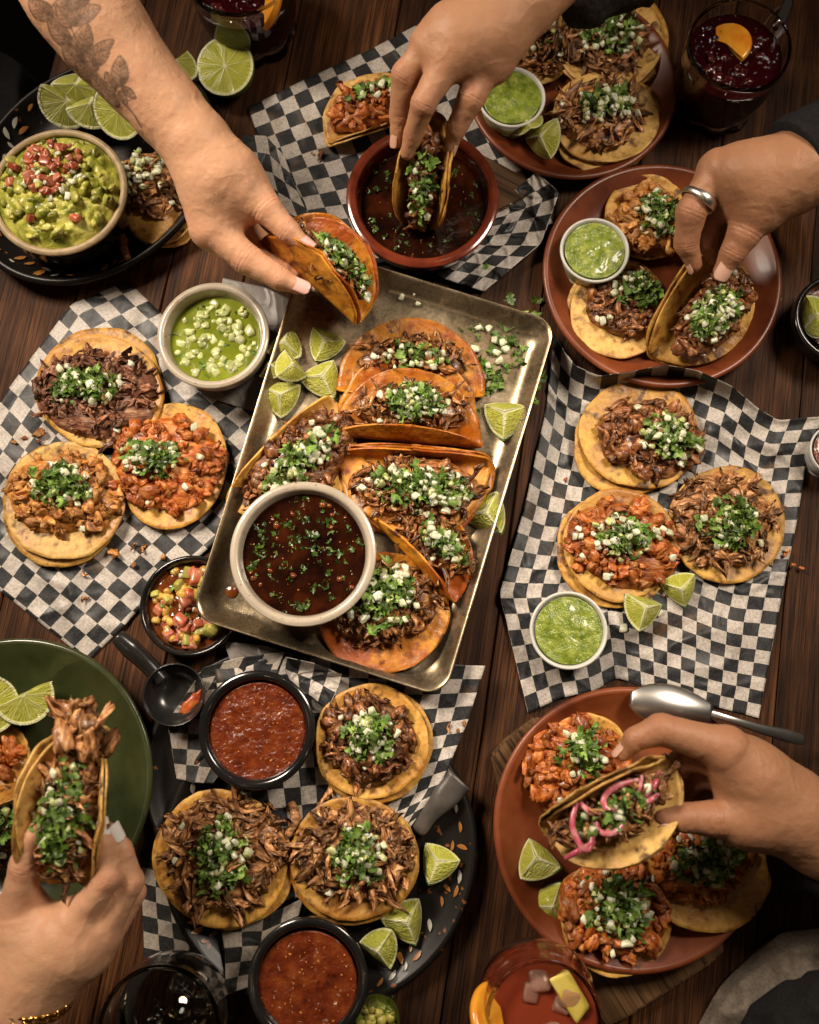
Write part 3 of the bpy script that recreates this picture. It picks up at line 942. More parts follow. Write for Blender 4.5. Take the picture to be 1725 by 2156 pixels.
# ------------------------------------------------------------------ limes
def lime(name, label, cx, cy, z, R_px, az, rot=0, tilt=(0, 0), cut_up=True, group=None, lift=None, squash=0.95):
    """a piece of lime: az = 360 half, 180 quarter, 90 eighth.  Local: cut face z=0, body below, sector from 0 to az.
    rot turns it about the upright; tilt = (degrees, image direction it leans towards)"""
    root = thing(name, label, 'lime', P(cx, cy, z), group)
    R = R_px * S(cx, cy, z)
    A = rad(az)
    full = az >= 359
    na = 48 if full else max(10, int(az / 7)); nb = 14
    flesh_v, flesh_f, rind_v, rind_f = [], [], [], []
    th = np.linspace(0, A, na + 1)
    # equatorial face
    nr = 10
    sd = random.randint(0, 99)
    for i in range(nr + 1):
        for a in th:
            r = i / nr * 0.985
            flesh_v.append((r * math.cos(a), r * math.sin(a), 0.012 * math.sin(9 * a + 1) * r * (1 - r) * 4 * (0.6 if az > 100 else .2) + .02 * (1 - r) + (0.075 * math.sin(math.pi * r) * math.sin(math.pi * a / A) if az < 100 else 0)))
    flesh_f += grid_faces(nr + 1, na + 1)
    if not full:
        for a in (0, A):
            k = len(flesh_v)
            ph = np.linspace(0, math.pi / 2, nb + 1)
            for i in range(nr + 1):
                for p in ph:
                    r = i / nr * 0.985
                    bl = 0.075 * math.sin(2 * p) * math.sin(math.pi * min(1, r)) * (1 if a > 0 else -1)
                    flesh_v.append((r * math.cos(p) * math.cos(a) - bl * math.sin(a), r * math.cos(p) * math.sin(a) + bl * math.cos(a), -r * math.sin(p)))
            flesh_f += [tuple(k + q for q in ff) for ff in grid_faces(nr + 1, nb + 1)]
    ph = np.linspace(0, math.pi / 2, nb + 1)
    for p in ph:
        for a in th:
            bump = 1 + 0.05 * max(0, math.sin(p)) ** 12
            rind_v.append((math.cos(p) * math.cos(a), math.cos(p) * math.sin(a), -math.sin(p) * bump))
    rind_f += grid_faces(nb + 1, na + 1)
    rind_f_all = rind_f
    mat4 = Matrix.Identity(3)
    E = Euler((0, 0, rad(rot)), 'XYZ').to_matrix()
    if az < 100:
        # apex up: turn the middle of the wedge's rind to face straight down
        cdir = Vector((math.cos(A / 2) * .816, math.sin(A / 2) * .816, -.577))
        q = cdir.rotation_difference(Vector((0, 0, -1)))
        E = E @ q.to_matrix()
    if tilt[0]:
        d = Vector((math.cos(rad(tilt[1])), math.sin(rad(tilt[1])), 0))
        axis = Vector((0, 0, 1)).cross(d)
        E = Matrix.Rotation(rad(tilt[0]), 3, axis) @ E
    lco_f, lco_r = np.array(flesh_v), np.array(rind_v)
    if az < 100:            # a wedge lies flatter than a true eighth of a ball
        ux = np.array((math.cos(A / 2) * .816, math.sin(A / 2) * .816, -.577)); ux /= np.linalg.norm(ux)
        flesh_v = [tuple(q - ux * (q @ ux) * .36) for q in lco_f]
        rind_v = [tuple(q - ux * (q @ ux) * .36) for q in lco_r]
    allv = [E @ Vector(q) for q in rind_v + flesh_v]
    zmin = min(q.z for q in allv)
    mid = Vector((0, 0, 0)) if full else sum((q for q in allv), Vector()) / len(allv)
    off = Vector((-mid.x * R, -mid.y * R, -zmin * R + (lift or 0)))
    eul = E.to_euler()
    fm = mesh('lime_flesh', flesh_v, flesh_f)
    at = fm.attributes.new('lco', 'FLOAT_VECTOR', 'POINT'); at.data.foreach_set('vector', lco_f.astype(np.float32).ravel())
    o = link('flesh', fm, M['lime_wedge' if az < 100 else 'lime'], root, off, eul, (R, R, R))
    o2 = link('rind', mesh('lime_rind', rind_v, rind_f_all), M['rind'], root, off, eul, (R, R, R))
    # rind needs real-size noise: scale handled through object coordinates
    return root
# ------------------------------------------------------------------ arms and hands: one continuous surface from a distance field
def smin(a, b, k):
    h = np.maximum(k - np.abs(a - b), 0) / k
    return np.minimum(a, b) - h * h * k * 0.25


def cone_sd(X, Y, Z, a, b, r1, r2):
    ba = b - a
    L2 = ba @ ba + 1e-12
    t = np.clip(((X - a[0]) * ba[0] + (Y - a[1]) * ba[1] + (Z - a[2]) * ba[2]) / L2, 0, 1)
    d = np.sqrt((X - a[0] - t * ba[0]) ** 2 + (Y - a[1] - t * ba[1]) ** 2 + (Z - a[2] - t * ba[2]) ** 2)
    return d - (r1 + (r2 - r1) * t)


def surface_nets(D, org, h):
    s = D < 0
    c = np.zeros(tuple(n - 1 for n in D.shape), np.int8)
    offs = [(i, j, k) for i in (0, 1) for j in (0, 1) for k in (0, 1)]
    nx, ny, nz = D.shape
    for (i, j, k) in offs:
        c += s[i:nx - 1 + i, j:ny - 1 + j, k:nz - 1 + k]
    act = (c > 0) & (c < 8)
    I = np.argwhere(act)
    idx = -np.ones(act.shape, np.int64)
    idx[act] = np.arange(len(I))
    val = np.stack([D[I[:, 0] + i, I[:, 1] + j, I[:, 2] + k] for (i, j, k) in offs], 1)
    acc = np.zeros((len(I), 3)); cnt = np.zeros(len(I))
    for p in range(8):
        for q in range(p + 1, 8):
            d = [offs[q][m] - offs[p][m] for m in range(3)]
            if sum(abs(e) for e in d) != 1: continue
            cr = (val[:, p] < 0) != (val[:, q] < 0)
            t = np.where(cr, val[:, p] / (val[:, p] - val[:, q] + 1e-12), 0)
            pos = np.array(offs[p])[None] + t[:, None] * np.array(d)[None]
            acc += np.where(cr[:, None], pos, 0); cnt += cr
    v = org + (I + acc / np.maximum(cnt, 1)[:, None]) * h
    faces = []
    for ax in range(3):
        sl0 = [slice(None)] * 3; sl1 = [slice(None)] * 3
        sl0[ax] = slice(0, -1); sl1[ax] = slice(1, None)
        a, b = s[tuple(sl0)], s[tuple(sl1)]
        e = np.argwhere(a != b)
        o1, o2 = [(1, 2), (2, 0), (0, 1)][ax]
        ok = (e[:, o1] > 0) & (e[:, o2] > 0) & (e[:, o1] < D.shape[o1] - 1) & (e[:, o2] < D.shape[o2] - 1)
        e = e[ok]
        ins = s[e[:, 0], e[:, 1], e[:, 2]]

        def cell(d1, d2):
            q = e.copy(); q[:, o1] += d1; q[:, o2] += d2
            return idx[q[:, 0], q[:, 1], q[:, 2]]
        q = np.stack([cell(-1, -1), cell(0, -1), cell(0, 0), cell(-1, 0)], 1)
        q[~ins] = q[~ins][:, ::-1]
        faces.append(q)
    return v, np.concatenate(faces)


def hand_mesh(arm, metas, fingers, h=0.00115, kb=0.016, kf=0.007, tend=0.0012, bumps=()):
    """every joint is (x, y, z, r) with r in photograph pixels"""
    def W(j):
        p = P(j[0], j[1], j[2]); return p, j[3] * S(j[0], j[1], j[2])
    allj = [W(j) for ch in [arm] + metas + fingers for j in ch]
    lo = np.min([p - r for p, r in allj], 0) - 0.012
    hi = np.max([p + r for p, r in allj], 0) + 0.012
    n = np.ceil((hi - lo) / h).astype(int)
    gx = lo[0] + np.arange(n[0]) * h; gy = lo[1] + np.arange(n[1]) * h; gz = lo[2] + np.arange(n[2]) * h
    BIG = 0.05

    def chain(D, ch, k):
        for a, b in zip(ch[:-1], ch[1:]):
            (pa, ra), (pb, rb_) = W(a), W(b)
            m = max(ra, rb_) + k + 0.012
            l = np.minimum(pa, pb) - m; u = np.maximum(pa, pb) + m
            i0 = np.clip(((l - lo) / h).astype(int), 0, n); i1 = np.clip(((u - lo) / h).astype(int) + 2, 0, n)
            if (i1 <= i0).any(): continue
            sl = tuple(slice(i0[q], i1[q]) for q in range(3))
            X = gx[sl[0]][:, None, None]; Y = gy[sl[1]][None, :, None]; Z = gz[sl[2]][None, None, :]
            D[sl] = smin(D[sl], cone_sd(X, Y, Z, pa, pb, ra, rb_), k)
    fingers = [[(q[0], q[1], q[2], q[3] * 0.90) for q in ch] for ch in fingers]
    body = np.full(tuple(n), BIG, np.float32)
    chain(body, arm, 0.02)
    for mch in metas: chain(body, mch, kb)
    for (x, y, z, r) in bumps:
        chain(body, [(x, y, z, r), (x + 1, y, z, r)], 0.008)
    out = body.copy()
    for fch in fingers:
        d = np.full(tuple(n), BIG, np.float32)
        chain(d, fch, 0.004)
        # pads and knuckles
        out_ = smin(body, d, kf)
        out = smin(out, out_, 0.0022)
    v, f = surface_nets(out, lo, h)
    # relax the cell pattern a little
    for it in range(2):
        acc = np.zeros_like(v); cnt = np.zeros(len(v))
        for a in range(4):
            for b in ((a + 1) % 4, (a + 3) % 4):
                np.add.at(acc, f[:, a], v[f[:, b]]); np.add.at(cnt, f[:, a], 1)
        v = v * 0.5 + 0.5 * acc / np.maximum(cnt, 1)[:, None]
    fl = np.zeros(len(v))
    # knuckles: redder skin, and creases across the finger at each joint
    e1 = v[f[:, 1]] - v[f[:, 0]]; e2 = v[f[:, 3]] - v[f[:, 0]]
    fn = np.cross(e1, e2)
    vn = np.zeros_like(v)
    for a in range(4): np.add.at(vn, f[:, a], fn)
    vn /= np.linalg.norm(vn, axis=1)[:, None] + 1e-12
    disp = np.zeros(len(v))
    for fch in fingers:
        js = [W(j) for j in fch]
        for i in range(1, len(js)):
            p, r = js[i]
            last = i == len(js) - 1
            d = np.linalg.norm(v - p, axis=1)
            fl = np.maximum(fl, (0.8 if not last else 0.9) * np.exp(-(np.maximum(d - r, 0) / (r * .35)) ** 2) * np.exp(-(d / (2.2 * r)) ** 2) * (d < 2.4 * r))
            if not last:
                ax = js[i + 1][0] - js[i - 1][0]; ax /= np.linalg.norm(ax)
                s_ = (v - p) @ ax
                near = d < 1.9 * r
                pat = sum(np.exp(-((s_ - c * r * 0.24) / 0.0011) ** 2) * wgt for c, wgt in ((-1, .6), (0, 1.0), (1, .7)))
                wig = 0.6 + 0.4 * vnoise(v * 500, 5)
                disp -= np.where(near, pat * 0.0008 * wig, 0)
                fl = np.maximum(fl, np.where(near, pat * .2 * wig, 0))
        p, r = js[0]
        d = np.linalg.norm(v - p, axis=1)
        fl = np.maximum(fl, 0.55 * np.exp(-(d / (1.5 * r)) ** 2))
    rv = 1 - np.abs(vnoise(v * np.array([38, 38, 38]) + 5, 21)) * 5
    disp += np.clip(rv, 0, 1) ** 1.5 * 0.00028 * (vn[:, 2] > 0.2)
    disp += fbm(v * 60, 3, 2) * 0.0005 + fbm(v * 220, 8, 2) * 0.00018
    v = v + vn * disp[:, None]
    return v, f, np.clip(fl, 0, 1), vn


def person(label, skin, arm, metas, fingers, nails=(), nail_mat='nail_bare', ink=None, **kw):
    v, f, fl, vn = hand_mesh(arm, metas, fingers, **kw)
    j = metas[0][-1]
    base = P(j[0], j[1], j[2])
    root = thing('person', label, 'person', base)
    me = mesh('arm', v - base, f)
    at = me.attributes.new('flush', 'FLOAT', 'POINT'); at.data.foreach_set('value', fl.astype(np.float32))
    at = me.attributes.new('ink', 'FLOAT', 'POINT')
    at.data.foreach_set('value', (ink(v) if ink else np.zeros(len(v))).astype(np.float32))
    link('arm', me, M[skin], root)
    for (fi, nrm, ln, wd, *rest) in nails:
        ch = fingers[fi]
        p1 = P(*ch[-1][:3]); p0 = P(*ch[-2][:3])
        r = ch[-1][3] * S(*ch[-1][:3])
        d = (p1 - p0) / np.linalg.norm(p1 - p0)
        q = np.array(nrm, float); q -= d * (q @ d); q /= np.linalg.norm(q)
        ac = np.cross(d, q)
        back, lift = rest if rest else (0.55, 0.93)
        ns, nt_ = 12, 14
        vv = []
        for t in np.linspace(0, 1, nt_):
            # rounded at both ends
            w = wd * r * (1 - 0.5 * max(0, (t - 0.72) / 0.28) ** 2.2) * (1 - 0.35 * max(0, (0.22 - t) / 0.22) ** 2)
            for s_ in np.linspace(-1, 1, ns):
                x = s_ * w
                hgt = math.sqrt(max(r * r * 1.0 - x * x * 0.9, 0)) * lift
                sag = -0.18 * r * max(0, t - 0.5) ** 2 * 4 * 0.4
                vv.append(p1 + d * ((t - back) * ln * r) + ac * x + q * (hgt + sag))
        ob = link('nail', mesh('nail', np.array(vv) - base, grid_faces(nt_, ns)), M[nail_mat], root)
        md = ob.modifiers.new('thickness', 'SOLIDIFY'); md.thickness = 0.0009; md.offset = 0
    return root


def leaf_ink(v):
    """botanical tattoo: outlines, midribs and shading of leaves, laid on the upper side of the forearm"""
    t = (v[:, 2] - HC)
    # position on the arm, measured across the table plane in units of the photograph's pixels
    S0 = 0.8 / FPX
    # arm axis runs from upper left to lower right
    g = np.zeros(len(v))
    yy = v[:, 1] * CT + 0  # keep simple: project to the photograph's plane
    dx, dy, dz = v[:, 0], v[:, 1], v[:, 2] - HC
    cy = dy * CT + dz * ST
    cz = -dy * ST + dz * CT
    px = 862.5 + FPX * dx / -cz
    py = 1078 - FPX * cy / -cz
    leaves = [((134, 44), (214, 14), 44), ((165, 118), (184, 48), 44), ((187, 126), (240, 82), 30), ((190, 138), (232, 106), 26), ((252, 184), (253, 116), 36),
              ((256, 182), (287, 208), 15), ((250, 190), (268, 222), 14), ((120, 60), (132, -10), 40), ((150, 100), (100, 40), 34), ((178, 150), (130, 92), 34), ((205, 178), (160, 128), 32),
              ((232, 205), (190, 160), 30), ((252, 225), (212, 186), 22), ((110, 40), (60, 0), 40), ((150, 60), (118, 10), 26), ((205, 150), (180, 110), 24), ((242, 196), (222, 150), 22), ((140, 20), (200, -30), 36)]
    for (b, tip, w) in leaves:
        b = np.array(b, float); q = np.array(tip, float)
        L = np.linalg.norm(q - b); u = (q - b) / L
        s_ = ((px - b[0]) * u[0] + (py - b[1]) * u[1]) / L
        o = (px - b[0]) * -u[1] + (py - b[1]) * u[0]
        prof = w / 2 * np.sin(math.pi * np.clip(s_, 0, 1) ** 0.8) ** 0.8
        ins = (s_ > 0) & (s_ < 1)
        e = prof - np.abs(o)
        outl = np.where(ins, np.exp(-(e / 2.2) ** 2), 0)
        rib = np.where(ins & (e > 0), np.exp(-(o / 1.6) ** 2) * 0.8, 0)
        vein = np.where(ins & (e > 0), (np.sin((s_ * L - np.abs(o) * 0.9) * 0.62) > 0.72) * 0.3, 0)
        shade = np.where(ins & (e > 0), 0.30 + 0.42 * (1 - s_) ** 1.4 + 0.20 * (o > 0), 0)
        g = np.where(ins & (e > -1), np.maximum(np.minimum(g, 0.5), 0) * 0.4, g)
        g = np.maximum(g, np.maximum(np.maximum(outl * .9, rib), np.clip(shade * 1.1 + vein, 0, .85)))
    stems = [[(140, 30), (165, 100), (190, 140), (228, 180), (258, 214), (282, 240), (298, 268)], [(250, 205), (270, 212), (285, 206)]]
    for st in stems:
        for a, b in zip(st[:-1], st[1:]):
            a = np.array(a, float); b = np.array(b, float); ba = b - a
            tt = np.clip(((px - a[0]) * ba[0] + (py - a[1]) * ba[1]) / (ba @ ba), 0, 1)
            dd = np.hypot(px - a[0] - tt * ba[0], py - a[1] - tt * ba[1])
            g = np.maximum(g, 0.85 * np.exp(-(dd / 1.9) ** 2))
    return np.clip(g * (0.85 + 0.15 * vnoise(v * 400, 4)), 0, 1) * (vn_up(v))


def vn_up(v):
    return np.ones(len(v))
# ------------------------------------------------------------------ the table
PLANK_ROT = rad(-9)
tb = thing('table', 'dark oak plank table under all the food', 'table', (0, 0, 0))
pd = np.array([-math.sin(PLANK_ROT), math.cos(PLANK_ROT), 0]); pc = np.array([math.cos(PLANK_ROT), math.sin(PLANK_ROT), 0])
edge = P(128, 60, 0)
e0 = float(edge @ pc)
x = e0
rsw = random.Random(4)
while x < 0.75:
    w = rsw.uniform(0.085, 0.125)
    nx_, ny_ = 8, 40
    L = 1.9
    v = []
    for (inset, z) in ((0, -0.03), (0, -0.0016), (0.0014, 0.0)):
        for (a, b) in ((-1, -1), (1, -1), (1, 1), (-1, 1)):
            v.append((a * (w / 2 - inset - 0.0006), b * (L / 2 - inset), z))
    f = [(3, 2, 1, 0)] + [(k + j, k + (j + 1) % 4, k + 4 + (j + 1) % 4, k + 4 + j) for k in (0, 4) for j in range(4)] + [(8, 9, 10, 11)]
    c = pc * (x + w / 2)
    link('plank', mesh('plank', v, f, False), M['wood'], tb, V3(c + np.array([0, 0, rsw.uniform(-0.0006, 0)])), (0, 0, PLANK_ROT))
    x += w
tag(link('floor', mesh('floor', [(-3, -3, -0.75), (3, -3, -0.75), (3, 3, -0.75), (-3, 3, -0.75)], [(0, 1, 2, 3)]), M['floor']), None, None, kind='structure')
v = [(e0 + 0.01, -0.95, -0.031), (x, -0.95, -0.031), (x, 0.95, -0.031), (e0 + 0.01, 0.95, -0.031)]
R3 = Matrix.Rotation(PLANK_ROT, 3, 'Z')
v2 = [R3 @ Vector(q) for q in v] + [R3 @ Vector((q[0], q[1], -0.06)) for q in v]
link('frame', mesh('table_frame', v2, [(0, 1, 2, 3), (7, 6, 5, 4), (0, 4, 5, 1), (1, 5, 6, 2), (2, 6, 7, 3), (3, 7, 4, 0)], False), M['floor'], tb)


# ------------------------------------------------------------------ sheets of paper
def resample(pts, n):
    p = np.array([(q[0], q[1], q[2] if len(q) > 2 else 0.0) for q in pts], float)
    d = np.concatenate([[0], np.cumsum(np.hypot(np.diff(p[:, 0]), np.diff(p[:, 1])))])
    t = np.linspace(0, d[-1], n)
    o = np.stack([np.interp(t, d, p[:, k]) for k in range(3)], 1)
    for _ in range(2):
        o[1:-1] = 0.5 * o[1:-1] + 0.25 * (o[:-2] + o[2:])
    return o, d[-1]


def paper(name, label, top, right, bottom, left, cell=38.0, z0=0.0015, amp=0.003, mat='check', group=None, n=90, humps=(), seed=1, wsc=90.0, cat='paper', uv_off=(0, 0)):
    """edges as pixel polylines (x, y[, height]); a Coons patch between them, crumpled"""
    T, lt = resample(top, n); B, lb = resample(bottom, n); L, ll = resample(left, n); R, lr = resample(right, n)
    u = np.linspace(0, 1, n)[None, :, None]; w = np.linspace(0, 1, n)[:, None, None]
    C = (1 - w) * T[None] + w * B[None] + (1 - u) * L[:, None] + u * R[:, None] - ((1 - u) * (1 - w) * T[0] + u * (1 - w) * T[-1] + (1 - u) * w * B[0] + u * w * B[-1])
    x, y, zz = C[..., 0], C[..., 1], C[..., 2]
    q = np.stack([x / wsc, y / wsc, 0 * x + seed * 5.3], -1)
    wob = np.stack([vnoise(q * .7 + 9, seed), vnoise(q * .7 + 31, seed + 1), 0 * x], -1) * 0.8
    cre = 1 - np.abs(vnoise(q + wob, seed + 2)) * 2.2
    cre2 = 1 - np.abs(vnoise(q * 2.3 + wob * 2, seed + 3)) * 2.4
    hgt = amp * np.clip(0.62 * np.clip(cre, 0, 1) ** 2 + 0.3 * np.clip(cre2, 0, 1) ** 2 + 0.25 * vnoise(q * 1.5, 2), 0, 1)
    uu_, ww_ = u[..., 0] + 0 * x, w[..., 0] + 0 * x
    zz = np.maximum.reduce([T[None, :, 2] * (1 - ww_) ** (30 if seed == 21 else 7), B[None, :, 2] * ww_ ** 7, L[:, None, 2] * (1 - uu_) ** 7, R[:, None, 2] * uu_ ** 7])
    z = z0 + zz + hgt
    for (hx, hy, hr, hz) in humps:
        z = z + hz * np.exp(-(((x - hx) ** 2 + (y - hy) ** 2) / hr ** 2))
    W = P(x, y, z).reshape(-1, 3)
    loc = P(x.mean(), y.mean(), z0)
    me = mesh(name, W - loc, grid_faces(n, n))
    uvl = me.uv_layers.new(name='UVMap')
    nu, nv = round((lt + lb) / 2 / cell), round((ll + lr) / 2 / cell)
    uu = np.repeat(u.ravel()[None], n, 0) * nu + uv_off[0]; vv = np.repeat(w.ravel()[:, None], n, 1) * nv + uv_off[1]
    li = np.zeros(len(me.loops), np.int64); me.loops.foreach_get('vertex_index', li)
    uvl.data.foreach_set('uv', np.stack([uu.ravel()[li], vv.ravel()[li]], 1).ravel())
    o = link(name, me, M[mat], None, loc)
    md = o.modifiers.new('thickness', 'SOLIDIFY'); md.thickness = 0.0003; md.offset = 0
    tag(o, label, cat, group)
    return o


PG = 'black and white checked papers under the food'
paper('checked_paper', 'checked paper under the three open tacos at the left edge', [(268, 590), (352, 672), (480, 800), (640, 940)], [(640, 940), (480, 1118), (330, 1250), (186, 1392)], [(-150, 1095), (-40, 1212), (60, 1292), (186, 1392)], [(268, 590), (150, 640), (20, 815), (-150, 1095)], 34, seed=3, amp=0.0045, group=PG, uv_off=(0.3, 0.2))
paper('checked_paper', 'checked paper under the terracotta broth bowl at top centre', [(522, 226), (640, 168), (780, 104), (905, 38)], [(905, 38), (985, 130), (1070, 300), (1165, 470)], [(660, 560), (800, 590), (930, 600), (1120, 590)], [(522, 226), (548, 300), (600, 420), (660, 560)], 34, seed=5, amp=0.004, group=PG, uv_off=(0, 0.35))
paper('checked_paper', 'crumpled checked paper corner poking out right of the terracotta broth bowl', [(1000, 470), (1060, 420), (1130, 362, 0.012)], [(1130, 362, 0.012), (1178, 405, 0.015), (1140, 512, 0.012), (1020, 614)], [(860, 545), (930, 585), (1020, 614)], [(1000, 470), (930, 500), (860, 545)], 28, z0=0.006, amp=0.010, seed=12, wsc=60, group=PG, mat='check')
paper('checked_paper', 'torn checked paper strip beside the tattooed forearm', [(508, 284, 0.004), (560, 285, 0.006), (600, 330, 0.003)], [(600, 330, 0.003), (625, 400), (690, 540)], [(560, 470), (620, 520), (690, 540)], [(508, 284, 0.004), (520, 360), (560, 470)], 33, z0=0.005, amp=0.006, seed=8, wsc=55, group=PG)
paper('checked_paper', 'large rumpled checked paper under the three open tacos at right', [(1168, 700, 0.004), (1186, 736, 0.024), (1212, 770, 0.036), (1262, 792, 0.042), (1330, 782, 0.044), (1400, 768, 0.046), (1470, 780, 0.046), (1540, 812, 0.036), (1600, 862, 0.016), (1640, 885, 0.014), (1735, 876, 0.016)],
      [(1735, 876, 0.016), (1700, 960, 0.004), (1680, 1090), (1640, 1290), (1598, 1512)], [(1112, 1502), (1180, 1470), (1250, 1455), (1300, 1428), (1380, 1452), (1480, 1482), (1598, 1512)],
      [(1168, 700, 0.004), (1150, 860), (1104, 1070, 0.004), (1052, 1250, 0.004), (1112, 1502)], 32, seed=21, amp=0.0065, group=PG, n=120, humps=((1560, 880, 40, 0.010), (1270, 840, 50, .004), (1215, 1330, 60, -0.001), (1640, 930, 36, 0.009)))
paper('checked_paper', 'checked paper across the black oval platter beneath the tray', [(452, 1400), (600, 1380), (800, 1395), (1022, 1402, 0.006)], [(1022, 1402, 0.006), (985, 1520, 0.006), (930, 1650, 0.002), (862, 1745)], [(545, 1900, 0.004), (640, 1890), (740, 1850), (862, 1745)], [(452, 1400), (470, 1560), (510, 1740), (545, 1900, 0.004)], 34, z0=0.0215, amp=0.004, seed=31, group=PG, mat='check')
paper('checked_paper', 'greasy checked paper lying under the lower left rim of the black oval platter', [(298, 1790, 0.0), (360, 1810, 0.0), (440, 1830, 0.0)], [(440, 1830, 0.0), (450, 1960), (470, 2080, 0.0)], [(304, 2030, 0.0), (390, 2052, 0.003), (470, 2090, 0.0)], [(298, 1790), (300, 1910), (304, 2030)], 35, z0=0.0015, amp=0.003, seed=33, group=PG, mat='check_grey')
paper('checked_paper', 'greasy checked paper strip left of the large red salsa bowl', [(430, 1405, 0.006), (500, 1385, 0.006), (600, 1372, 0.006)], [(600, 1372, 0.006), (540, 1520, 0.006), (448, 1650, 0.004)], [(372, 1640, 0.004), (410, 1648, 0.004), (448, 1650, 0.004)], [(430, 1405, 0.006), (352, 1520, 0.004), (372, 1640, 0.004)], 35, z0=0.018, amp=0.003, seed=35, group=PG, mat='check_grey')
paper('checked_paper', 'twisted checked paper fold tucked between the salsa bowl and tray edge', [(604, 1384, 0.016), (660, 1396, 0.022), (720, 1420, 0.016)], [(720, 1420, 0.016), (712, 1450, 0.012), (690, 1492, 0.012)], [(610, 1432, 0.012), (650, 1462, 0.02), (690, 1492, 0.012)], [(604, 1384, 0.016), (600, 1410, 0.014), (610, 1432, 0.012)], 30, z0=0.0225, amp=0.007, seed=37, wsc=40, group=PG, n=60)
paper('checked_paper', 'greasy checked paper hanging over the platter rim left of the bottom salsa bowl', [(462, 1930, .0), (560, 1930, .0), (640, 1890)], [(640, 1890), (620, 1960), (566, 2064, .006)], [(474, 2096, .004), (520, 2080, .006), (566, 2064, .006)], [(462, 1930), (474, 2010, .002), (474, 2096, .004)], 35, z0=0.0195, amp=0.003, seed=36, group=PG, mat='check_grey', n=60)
paper('parchment', 'plain grey parchment between the green salsa bowl and the tray', [(470, 585), (560, 605), (618, 634)], [(618, 634), (585, 740), (540, 868)], [(420, 830), (480, 850), (540, 868)], [(470, 585), (440, 700), (420, 830)], 40, z0=0.005, amp=0.003, seed=41, mat='parch')
paper('parchment', 'plain grey parchment peeking out below the tray corner above the salsa bowl', [(470, 1350), (560, 1360), (640, 1385)], [(640, 1385), (610, 1398), (590, 1412)], [(500, 1418), (545, 1415), (590, 1412)], [(470, 1350), (485, 1390), (500, 1418)], 40, z0=0.019, amp=0.003, seed=43, mat='parch')
tag(tube('paper_roll', [P(968, 1640, .030), P(925, 1690, .028), P(878, 1752, .02)], [.0155, .0125, .006], M['parch_dark'], None, 20, V3(P(925, 1690, .02)), noise=.002, nsc=70, flat=((0, 0, 1), .45)), 'dark rolled back flap of waxed paper on the platter right side', 'paper')


# ------------------------------------------------------------------ cutting boards, plates, platters
def slab(name, label, pts, z0, z1, mat, cat, grain=0.0):
    import bmesh
    pts = np.array(pts, float)
    c = P(pts[:, 0].mean(), pts[:, 1].mean(), z0)
    bm = bmesh.new()
    a = rad(grain)
    R_ = Matrix.Rotation(-a, 3, 'Z')
    vs_ = [bm.verts.new(R_ @ (V3(P(x_, y_, z1)) - V3(c) - Vector((0, 0, z1 - z0)))) for x_, y_ in pts]
    fce = bm.faces.new(vs_[::-1])
    r = bmesh.ops.extrude_face_region(bm, geom=[fce])
    for q in r['geom']:
        if isinstance(q, bmesh.types.BMVert): q.co.z += z1 - z0
    bmesh.ops.recalc_face_normals(bm, faces=bm.faces[:])
    bmesh.ops.bevel(bm, geom=bm.edges[:], offset=0.0025, segments=2, affect='EDGES')
    me = bpy.data.meshes.new(name); bm.to_mesh(me); bm.free()
    o = link(name, me, mat, None, V3(c), (0, 0, a))
    return tag(o, label, cat)


slab('serving_board', 'worn wooden board under the lower right terracotta plate', [(1034, 1592), (1058, 1560), (1128, 1508), (1180, 1530), (1522, 1975), (1530, 2000), (1500, 2030), (1330, 2140), (1275, 2165), (1245, 2120), (1060, 1700)], 0.0, 0.014, M['board'], 'board', 33)
slab('serving_board', 'small dark wooden board under the terracotta broth bowl', [(970, 300), (1040, 335), (1132, 385), (1100, 420), (1000, 470), (800, 420)], 0.006, 0.012, M['board'], 'board', 60)
riser = slab('stand', None, [(700, 620), (1060, 740), (900, 1380), (560, 1260)], 0.008, 0.030, M['board'], None, 20)


def plate(name, label, cx, cy, wpx, z0, h, mat, cat='plate', sy=1.0, rot=0.0, flat=0.62, rimw=0.006, edge=0.0035):
    R = wpx / 2 * S(cx, cy, z0 + h)
    loc = P(cx, cy, z0 + h); loc[2] = z0
    pr = smoothprof([(0, 0.006), (R * flat * .7, 0.006), (R * flat, 0.0068), (R * (flat + .16), 0.006 + (h - .006) * .30), (R * .93, h * .90), (R - edge * 1.4, h), (R - edge * .4, h - .0004), (R, h - edge), (R * .95, h * .74), (R * (flat + .16), h * .2), (R * flat, 0.0), (R * .3, 0), (0, 0)], 5)
    o = lathe(name, pr, mat, None, 110, V3(loc), 1.0, sy, rot)
    return tag(o, label, cat), R, loc


plate('plate', 'terracotta plate at top right holding onion topped tacos', 1205, 172, 445, 0.0, 0.028, M['terra'])
plate('plate', 'terracotta plate right of centre with the ringed hand above it', 1396, 574, 504, 0.0, 0.028, M['terra'])
plate('plate', 'terracotta plate at lower right on the wooden board', 1330, 1742, 580, 0.0145, 0.030, M['terra'])
plate('plate', 'olive green glazed plate cut off by the left edge', 20, 1646, 600, 0.0, 0.030, M['green'])

